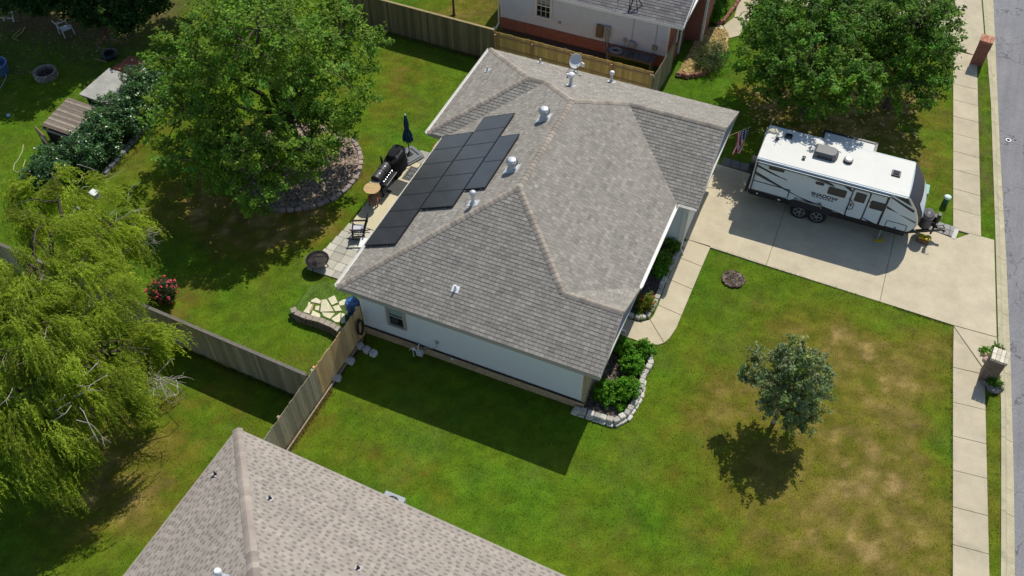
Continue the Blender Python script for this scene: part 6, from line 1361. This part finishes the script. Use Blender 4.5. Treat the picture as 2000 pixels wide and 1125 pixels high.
# shrubs
def shrub(name,label,c,r,n,LW,pal,mat='leaf',cat='shrub',group=None,flowers=None,lobes=5,spray=.16,rc=.06,up=.7,tint=.2,nl=22):
    T=thing(name,label,cat,(c[0],c[1],.02),0,group); q=random.Random(int(abs(c[0]*100+c[1]*77)))
    lb=[(c[0],c[1],r[2]*.5,r[0]*.72,r[1]*.72,r[2]*.55)]
    for i in range(lobes): a=6.283*i/lobes+q.uniform(-.4,.4); lb.append((c[0]+r[0]*.5*math.cos(a),c[1]+r[1]*.5*math.sin(a),r[2]*q.uniform(.34,.62),r[0]*.52,r[1]*.52,r[2]*q.uniform(.32,.46)))
    area=4*math.pi*r[0]*r[1]*1.2; P_,O_,C_,cent=clumps(lb,n/(nl*area*2.0),spray,rc,nl,pal,zmin=.04,tint=tint)
    V,C=leafquads(P_,O_,LW[0],LW[1],C_,up=up); arrmesh('foliage',V,4,C,MT[mat],T)
    mb=MB()
    for i in range(7): a=6.283*i/7; mb.tube([(c[0]+.05*math.cos(a),c[1]+.05*math.sin(a),-.05),(c[0]+r[0]*.35*math.cos(a),c[1]+r[1]*.35*math.sin(a),r[2]*.4),(c[0]+r[0]*.7*math.cos(a),c[1]+r[1]*.7*math.sin(a),r[2]*.75)],[.022,.015,.006],5)
    mb.build('stem',MT['bark'],T)
    if flowers:
        fc,fn,fs=flowers; k=rs.randint(0,len(cent),fn); k=[i for i in k]; P2=cent[k]+O_[np.array(k)*nl]*.08+np.array([0,0,.06]); m=7
        pos=np.repeat(P2,m,0)+rs.normal(0,fs*.35,(fn*m,3)); V,C=leafquads(pos,np.zeros_like(pos)+np.array([0,0,.6]),fs,fs*.8,pick(fc,len(pos),.15),up=.9); arrmesh('blossom',V,4,C,MT['petal'],T)
    return T
hv=[(8.9,-16.2,1.1,2.15),(7.6,-16.0,1.1,2.0),(6.3,-16.1,1.12,2.1),(5.1,-15.95,1.08,1.95),(3.9,-16.05,1.1,1.9),(2.75,-16.7,1.1,1.6)]
hl=['dark glossy hedge shrub nearest the big tree beside the rusty roof','dark glossy hedge shrub beside the white sheet roof','dark glossy hedge shrub at the lower end of the white sheet roof','dark glossy hedge shrub beside the striped plank roof','dark glossy hedge shrub at the near end of the stone border','dark glossy hedge shrub just above the willow crown']
for (v_,u_,r,h),l in zip(hv,hl): shrub('hedge_shrub',l,(u_,v_),(r,r*.95,h),9500,(.105,.06),HOL,'leaf_gloss',group='hedge along the stone border',spray=.24,rc=.085)
shrub('hedge_shrub','low dark shrub in front of the leaning wire door',(-17.6,2.2),(.75,.6,.8),3000,(.10,.055),HOL,'leaf_gloss')
shrub('hedge_shrub','small bright green sapling shrub at the edge of the hedge by the willow',(-17.7,3.0),(.3,.3,.9),800,(.12,.05),GREEN)
for i,(px,py,z,r,h,n,pal,lab) in enumerate([(1220,677,.45,.40,.75,3400,BRI,'rounded green shrub next to the house end of the front walkway'),(1258,680,.45,.42,.75,3400,BRI,'upright green shrub at the tip of the corner bed by the walkway'),(1236,712,.45,.48,.8,4200,BRI,'green shrub in the middle of the corner bed'),(1186,762,.5,.55,.85,5600,BRI,'broad bright shrub against the stone corner of the house'),(1225,757,.5,.50,.8,5200,BRI,'broad bright shrub beside the pale blocks of the corner bed'),(1214,797,.2,.18,.3,700,BRI,'tiny green sprout in the mulch below the two broad shrubs'),
      (1313,475,.4,.42,.75,3200,DEEP,'dark leafy shrub below the garage eave in the walkway bed'),(1296,502,.4,.40,.65,3000,GREEN,'leafy green shrub in the middle of the walkway bed'),(1291,527,.3,.30,.5,2600,BRI,'small light green round shrub in the walkway bed')]):
    shrub('garden_shrub',lab,P(px,py,z),(r,r,h),n,(.085,.045),pal,spray=.14,rc=.05)
shrub('flower_bush','yellow green bush with orange blooms at the end of the walkway bed',P(1262,590,.35),(.36,.50,.6),3400,(.075,.028),[(.16,.20,.02),(.11,.18,.02),(.22,.22,.03)],flowers=([(.75,.13,.02),(.8,.3,.03)],16,.05),spray=.14,rc=.05)
shrub('ground_plant','grassy tuft at the foot of the last walkway bed blocks',P(1247,617,.05),(.28,.10,.16),500,(.12,.02),DEEP,cat='plant')
shrub('rose_bush','rose bush with red blooms beside the grey fence and the willow',(-7.75,-1.25),(.62,.58,1.15),4200,(.07,.045),[(.035,.075,.025),(.05,.10,.03),(.07,.05,.03)],flowers=([(.75,.02,.07),(.85,.08,.14),(.80,.25,.30)],85,.07),spray=.2,rc=.07)
shrub('loose_shrub','large loose grey green shrub in the straw covered bed',(8.35,22.85),(.85,1.25,1.05),9500,(.10,.028),[(.085,.135,.045),(.13,.18,.07),(.05,.095,.03)],spray=.3,rc=.10)
shrub('garden_shrub','bright green shrub against the brick front of the neighbor house',P(1393,22,.5),(.5,.7,1.0),4200,(.14,.04),BRI,spray=.2,rc=.07)
shrub('garden_shrub','dark shrub at the top edge behind the neighbor red block edging',P(1408,2,.5),(.5,.5,.8),2600,(.10,.05),DEEP)
shrub('mailbox_shrub','round bright green shrub in front of the grey brick mailbox',P(1947,738,.5),(.31,.28,.5),2600,(.06,.035),DEEP,group=None,spray=.10,rc=.04)
shrub('mailbox_shrub','low green plant on the walkway side of the grey brick mailbox',P(1927,684,.12),(.26,.22,.22),900,(.06,.035),BRI,spray=.10,rc=.04)
shrub('mailbox_shrub','low green plant behind the pale cap of the grey brick mailbox',P(1950,680,.12),(.28,.2,.24),900,(.06,.035),DEEP,spray=.10,rc=.04)
for i,(px,py,r,col,lab) in enumerate([(1927,692,.15,(.50,.38,.22),'tan rock at the driveway side foot of the grey mailbox'),(1926,702,.13,(.52,.40,.33),'pinkish rock beside the tan rock at the grey mailbox'),(1928,746,.20,(.22,.19,.17),'dark round boulder at the left foot of the grey mailbox'),(1941,758,.22,(.21,.19,.18),'dark boulder in front of the mailbox shrub'),(1953,757,.15,(.20,.18,.17),'smaller dark boulder next to the curb at the grey mailbox')]):
    a=P(px,py,r*.6); mb=MB(); mb.blob((a[0],a[1],r*.45),(r*1.05,r*.95,r*.75),14,9,.14,col,seed=i+3); tag(mb.build('rock',MT['stoneblk'],smooth=True),lab,'rock')
# ================================================================ LEFT YARD THINGS
def rowlab(): pass
T=thing('plank_coop','low wooden coop with a roof of alternating grey and brown planks beside the hedge','coop',(-18.3,5.6,0))
mb=MB(); n=13
for i in range(n):
    y0=4.55+i*.165; g=rnd.uniform(.85,1.15); c=rnd.choice([(.31,.27,.21),(.24,.20,.16)]) if i%2 else rnd.choice([(.14,.105,.08),(.19,.15,.12)]); mb.obox((-18.05-.02*i,y0+.08,1.02+rnd.uniform(-.008,.008)),(1.75,.15,.03),ry=.06,rz=.02+rnd.uniform(-.012,.012),col=tuple(x*g for x in c))
mb.build('plank_roof',MT['woodh'],T)
mb=MB(); mb.bar((-18.85,4.5,.93),(-18.9,6.75,.93),.05,.1,(.2,.17,.13)); mb.bar((-18.85,4.52,.9),(-17.3,4.52,.84),.05,.1,(.34,.31,.26)); 
for x_,y_ in((-18.8,4.6),(-18.85,6.6),(-17.4,4.6),(-17.4,6.6)): mb.bar((x_,y_,-.05),(x_,y_,.95),.07,None,(.15,.12,.09))
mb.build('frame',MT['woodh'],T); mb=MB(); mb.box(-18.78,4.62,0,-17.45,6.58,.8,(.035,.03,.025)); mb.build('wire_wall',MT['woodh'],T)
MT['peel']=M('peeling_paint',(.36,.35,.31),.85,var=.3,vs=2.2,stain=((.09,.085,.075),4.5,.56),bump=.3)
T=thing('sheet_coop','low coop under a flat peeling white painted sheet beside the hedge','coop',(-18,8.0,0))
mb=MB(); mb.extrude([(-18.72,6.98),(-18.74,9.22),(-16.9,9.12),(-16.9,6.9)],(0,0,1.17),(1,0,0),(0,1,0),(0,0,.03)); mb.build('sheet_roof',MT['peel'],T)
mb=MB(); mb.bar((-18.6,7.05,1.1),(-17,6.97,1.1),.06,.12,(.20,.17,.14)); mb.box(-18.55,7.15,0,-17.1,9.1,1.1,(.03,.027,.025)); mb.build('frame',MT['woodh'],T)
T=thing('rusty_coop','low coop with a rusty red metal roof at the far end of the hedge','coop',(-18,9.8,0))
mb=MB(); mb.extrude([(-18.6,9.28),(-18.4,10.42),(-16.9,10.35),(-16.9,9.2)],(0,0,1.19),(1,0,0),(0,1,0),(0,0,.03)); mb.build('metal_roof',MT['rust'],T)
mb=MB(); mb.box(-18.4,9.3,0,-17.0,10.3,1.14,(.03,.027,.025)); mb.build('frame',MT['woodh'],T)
for i,(x_,y_,w_,lab) in enumerate([(-17.9,9.75,.16,'small white scrap in the middle of the rusty roof'),(-17.75,9.4,.22,'bent white scrap by the hedge on the rusty roof'),(-18.1,10.2,.1,'tiny white scrap at the far edge of the rusty roof')]):
    mb=MB(); mb.obox((x_,y_,1.235),(w_,.05,.02),rz=.4+i,col=(.6,.58,.54)); mb.obox((x_+.05,y_-.05,1.235),(.04,w_*.7,.02),rz=.4+i,col=(.6,.58,.54)); tag(mb.build('scrap_piece',MT['col']),lab,'scrap')
T=thing('wire_door','brown framed wire door standing ajar at the end of the plank coop','door',(-18.2,3.9,0))
A=[Vector((-18.95,4.25,0)),Vector((-18.1,3.9,0))]; mb=MB()
for q in A: mb.bar(q,q+Vector((0,0,1.25)),.06,.05,(.26,.19,.11))
for z in(.05,.62,1.22): mb.bar(A[0]+Vector((0,0,z)),A[1]+Vector((0,0,z)),.05,.06,(.26,.19,.11))
mb.build('frame',MT['woodh'],T); mb=MB()
for k in range(1,14): q=A[0].lerp(A[1],k/14); mb.bar(q+Vector((0,0,.06)),q+Vector((0,0,1.2)),.006,None,(.12,.13,.12))
for k in range(1,20): mb.bar(A[0]+Vector((0,0,k*.062)),A[1]+Vector((0,0,k*.062)),.006,None,(.12,.13,.12))
mb.build('wire_mesh',MT['woodh'],T)
a=P(90,146,.1); T=thing('fire_ring','round stone fire ring full of ash on the shaded dirt','fire ring',(a[0],a[1],0))
mb=MB(); 
for k in range(3):
    for j in range(16):
        an=(j+.5*(k%2))*2*math.pi/16; g=rnd.uniform(.75,1.2); mb.obox((.52*math.cos(an),.52*math.sin(an),.06+k*.115),(.13,.195,.105),rz=an,col=(.26*g,.215*g,.18*g))
lp(T,'stone_ring',mb,'stoneblk',bevel=.015,seg=1); mb=MB(); mb.lathe([(.46,.10),(.3,.12),(0,.16)],(0,0,0),18,col=(.05,.04,.035))
for k in range(6): mb.bar((rnd.uniform(-.35,.35),rnd.uniform(-.35,.35),.16),(rnd.uniform(-.35,.35),rnd.uniform(-.35,.35),.24),.05,None,(.05,.035,.03))
lp(T,'ash',mb,'col')
T=thing('lawn_chair','pale plastic lawn chair under the dark boughs','chair',(-24.2,11.9,0),R(70)); wc=(.52,.55,.60)
mb=MB(); mb.obox((0,0,.40),(.5,.5,.03),ry=.08,col=wc); mb.bar((.25,-.25,.40),(.25,.25,.40),.03,.06,wc); lp(T,'seat',mb,'col',bevel=.01)
mb=MB(); 
for k in range(5): mb.bar((-.24,-.2+k*.1,.42),(-.40,-.2+k*.1,.92),.07,.02,wc)
mb.bar((-.41,-.25,.93),(-.41,.25,.93),.04,.08,wc); lp(T,'backrest',mb,'col')
for s in(-1,1): 
    mb=MB(); mb.bar((-.3,s*.28,.63),(.27,s*.28,.60),.07,.03,wc); lp(T,'armrest',mb,'col')
    for x_ in(-.27,.25): mb=MB(); mb.bar((x_,s*.27,.62),(x_*1.1,s*.29,0),.045,None,wc); lp(T,'leg',mb,'col')
a=P(26,42,0); b=P(6,40,0); T=thing('ladder','pale aluminium ladder leaning among the dark boughs at the top left corner','ladder',(a[0],a[1],0))
mb=MB(); t0,t1=Vector((*P(24,0,.9),.9)),Vector((*P(4,0,.9),.9)); A0,B0=Vector((*P(27,43,0),0)),Vector((*P(8,41,0),0)); up_=Vector((.25,.55,2.6))
A1,B1=A0+up_,B0+up_
mb.bar(A0,A1,.05,.08,(.50,.50,.53)); mb.bar(B0,B1,.05,.08,(.50,.50,.53)); mb.build('side_rail',MT['col'],T)
for k in range(8): mb=MB(); q=(k+.6)/8; mb.bar(A0.lerp(A1,q),B0.lerp(B1,q),.035,None,(.50,.50,.53)); mb.build('rung',MT['col'],T)
T=thing('broken_swing','broken rusty tube frame lying in the shade next to the rusty roof','swing',(*P(205,95,0),0)); mb=MB()
def tb(px0,py0,z0,px1,py1,z1,col,r=.028): mb.tube([(*P(px0,py0,z0),z0),(*P(px1,py1,z1),z1)],r,6,col)
tb(210,55,1.3,189,88,1.1,(.42,.16,.09),.04); mb.build('top_bar',MT['rust'],T); mb=MB()
for q in((189,88,1.1,208,120,.05,(.10,.11,.14)),(186,115,.05,208,121,.05,(.32,.2,.15)),(210,55,1.3,214,95,.05,(.07,.07,.08)),(213,75,.3,238,82,.1,(.30,.15,.1)),(240,62,.4,250,80,.05,(.3,.17,.12))): mb=MB(); tb(*q); mb.build('leg_tube',MT['col'],T)
a=P(214,106,.15); mb=MB(); mb.lathe([(.30,.02),(.42,.06),(.46,.16),(.42,.25),(.30,.27),(.26,.2),(.26,.08)],(a[0],a[1],0),24,col=(.02,.02,.022)); tag(mb.build('old_tyre',MT['col'],smooth=True),'black tyre lying in the dark grass beside the rusty roof','tyre')
a=P(-12,128,.4); mb=MB(); mb.tube([(a[0]+.62*math.cos(k*.2618),a[1]+.62*math.sin(k*.2618),.5) for k in range(25)],.035,8,(.10,.22,.45)); mb.lathe([(.60,0),(.62,.5),(.58,.5),(.55,.06),(0,.05)],(a[0],a[1],0),26,col=(.06,.12,.22)); tag(mb.build('round_tub',MT['col'],smooth=True),'blue rimmed round tub cut off by the left edge of the photo','tub')
a=P(17,226,.08); mb=MB(); mb.blob((a[0],a[1],.1),(.1,.1,.1),14,10,0,(.25,.38,.55)); tag(mb.build('ball',MT['col'],smooth=True),'small pale blue ball on the shaded grass at the left','ball')
mb=MB(); mb.tube([(*P(x_,y_,.02),.03) for x_,y_ in[(46,283),(44,295),(38,308),(28,322),(26,332),(34,338),(44,330),(50,312)]],.018,6,(.46,.42,.26)); tag(mb.build('garden_hose',MT['col'],smooth=True),'pale looped hose lying on the left lawn below the plank coop','hose')
mb=MB(); mb.tube([(*P(x_,y_,.02),.05) for x_,y_ in[(-2,178),(6,165),(13,150),(8,138),(2,128)]],.02,6,(.36,.36,.34)); tag(mb.build('garden_hose',MT['col'],smooth=True),'grey hose trailing from the blue rimmed tub at the left edge','hose')
mb=MB(); mb.tube([(*P(x_,y_,.02),.06) for x_,y_ in[(24,76),(30,68),(40,60),(50,54),(44,64),(34,72),(28,78),(36,80)]],.03,6,(.30,.25,.06)); tag(mb.build('garden_hose',MT['col'],smooth=True),'tangled yellowish hose on the dark dirt near the ladder','hose')
# potted conifers under the willow's edge
def cone_plant(label,c,pc,lean=0):
    T=thing('potted_conifer',label,'plant',(c[0],c[1],0)); mb=MB(); mb.lathe([(.17,0),(.24,.30),(.27,.31),(.27,.36),(.24,.36),(.22,.30),(0,.29)],(c[0],c[1],0),20,col=pc); mb.build('pot',MT['col'],T,smooth=True)
    n=2600; z=rs.rand(n)**1.3; r=.24*(1-z)*np.sqrt(rs.uniform(.3,1.1,n)); th=rs.uniform(0,6.28,n); pos=np.stack([c[0]+r*np.cos(th)+lean*z,c[1]+r*np.sin(th),.33+z*.85],-1); o=np.stack([np.cos(th),np.sin(th),.8+0*th],-1)
    V,C=leafquads(pos,o,.07,.022,pick([(.045,.10,.02),(.07,.13,.025),(.03,.07,.015)],n),along=o); arrmesh('foliage',V,4,C,MT['leaf'],T)
a=P(196,462,.1); cone_plant('cone shaped evergreen in a dark pot, nearest of the two by the willow',a,(.10,.08,.07))
a=P(214,444,.1); cone_plant('cone shaped evergreen in a brown pot, farther of the two by the willow',a,(.16,.09,.06))
mb=MB(); mb.bar((*P(194,420,.35),.35),(*P(207,450,.05),.05),.09,.03,(.55,.58,.60)); tag(mb.build('white_board',MT['col']),'white narrow board leaning between the two potted evergreens','board')
mb=MB(); mb.bar((*P(163,478,.05),.05),(*P(186,464,.05),.05),.14,.04,(.13,.10,.08)); tag(mb.build('dark_plank',MT['woodh']),'dark plank on the grass beside the nearer potted evergreen','plank')
T=thing('white_stool','small white stool on the grass above the potted evergreens','stool',(*P(187,385,0),0)); mb=MB(); mb.box(-.2,-.17,.27,.2,.17,.31,(.72,.72,.70)); lp(T,'seat',mb,'col',bevel=.01)
for sx in(-.15,.15): mb=MB(); mb.box(sx-.03,-.14,0,sx+.03,.14,.27,(.62,.62,.6)); lp(T,'leg',mb,'col')
a=P(149,408,.05); mb=MB(); mb.obox((a[0],a[1],.06),(.30,.2,.12),rz=.4,col=(.55,.55,.52)); tag(mb.build('white_block',MT['stoneblk'],bevel=.02),'small white block half under the willow foliage','block')
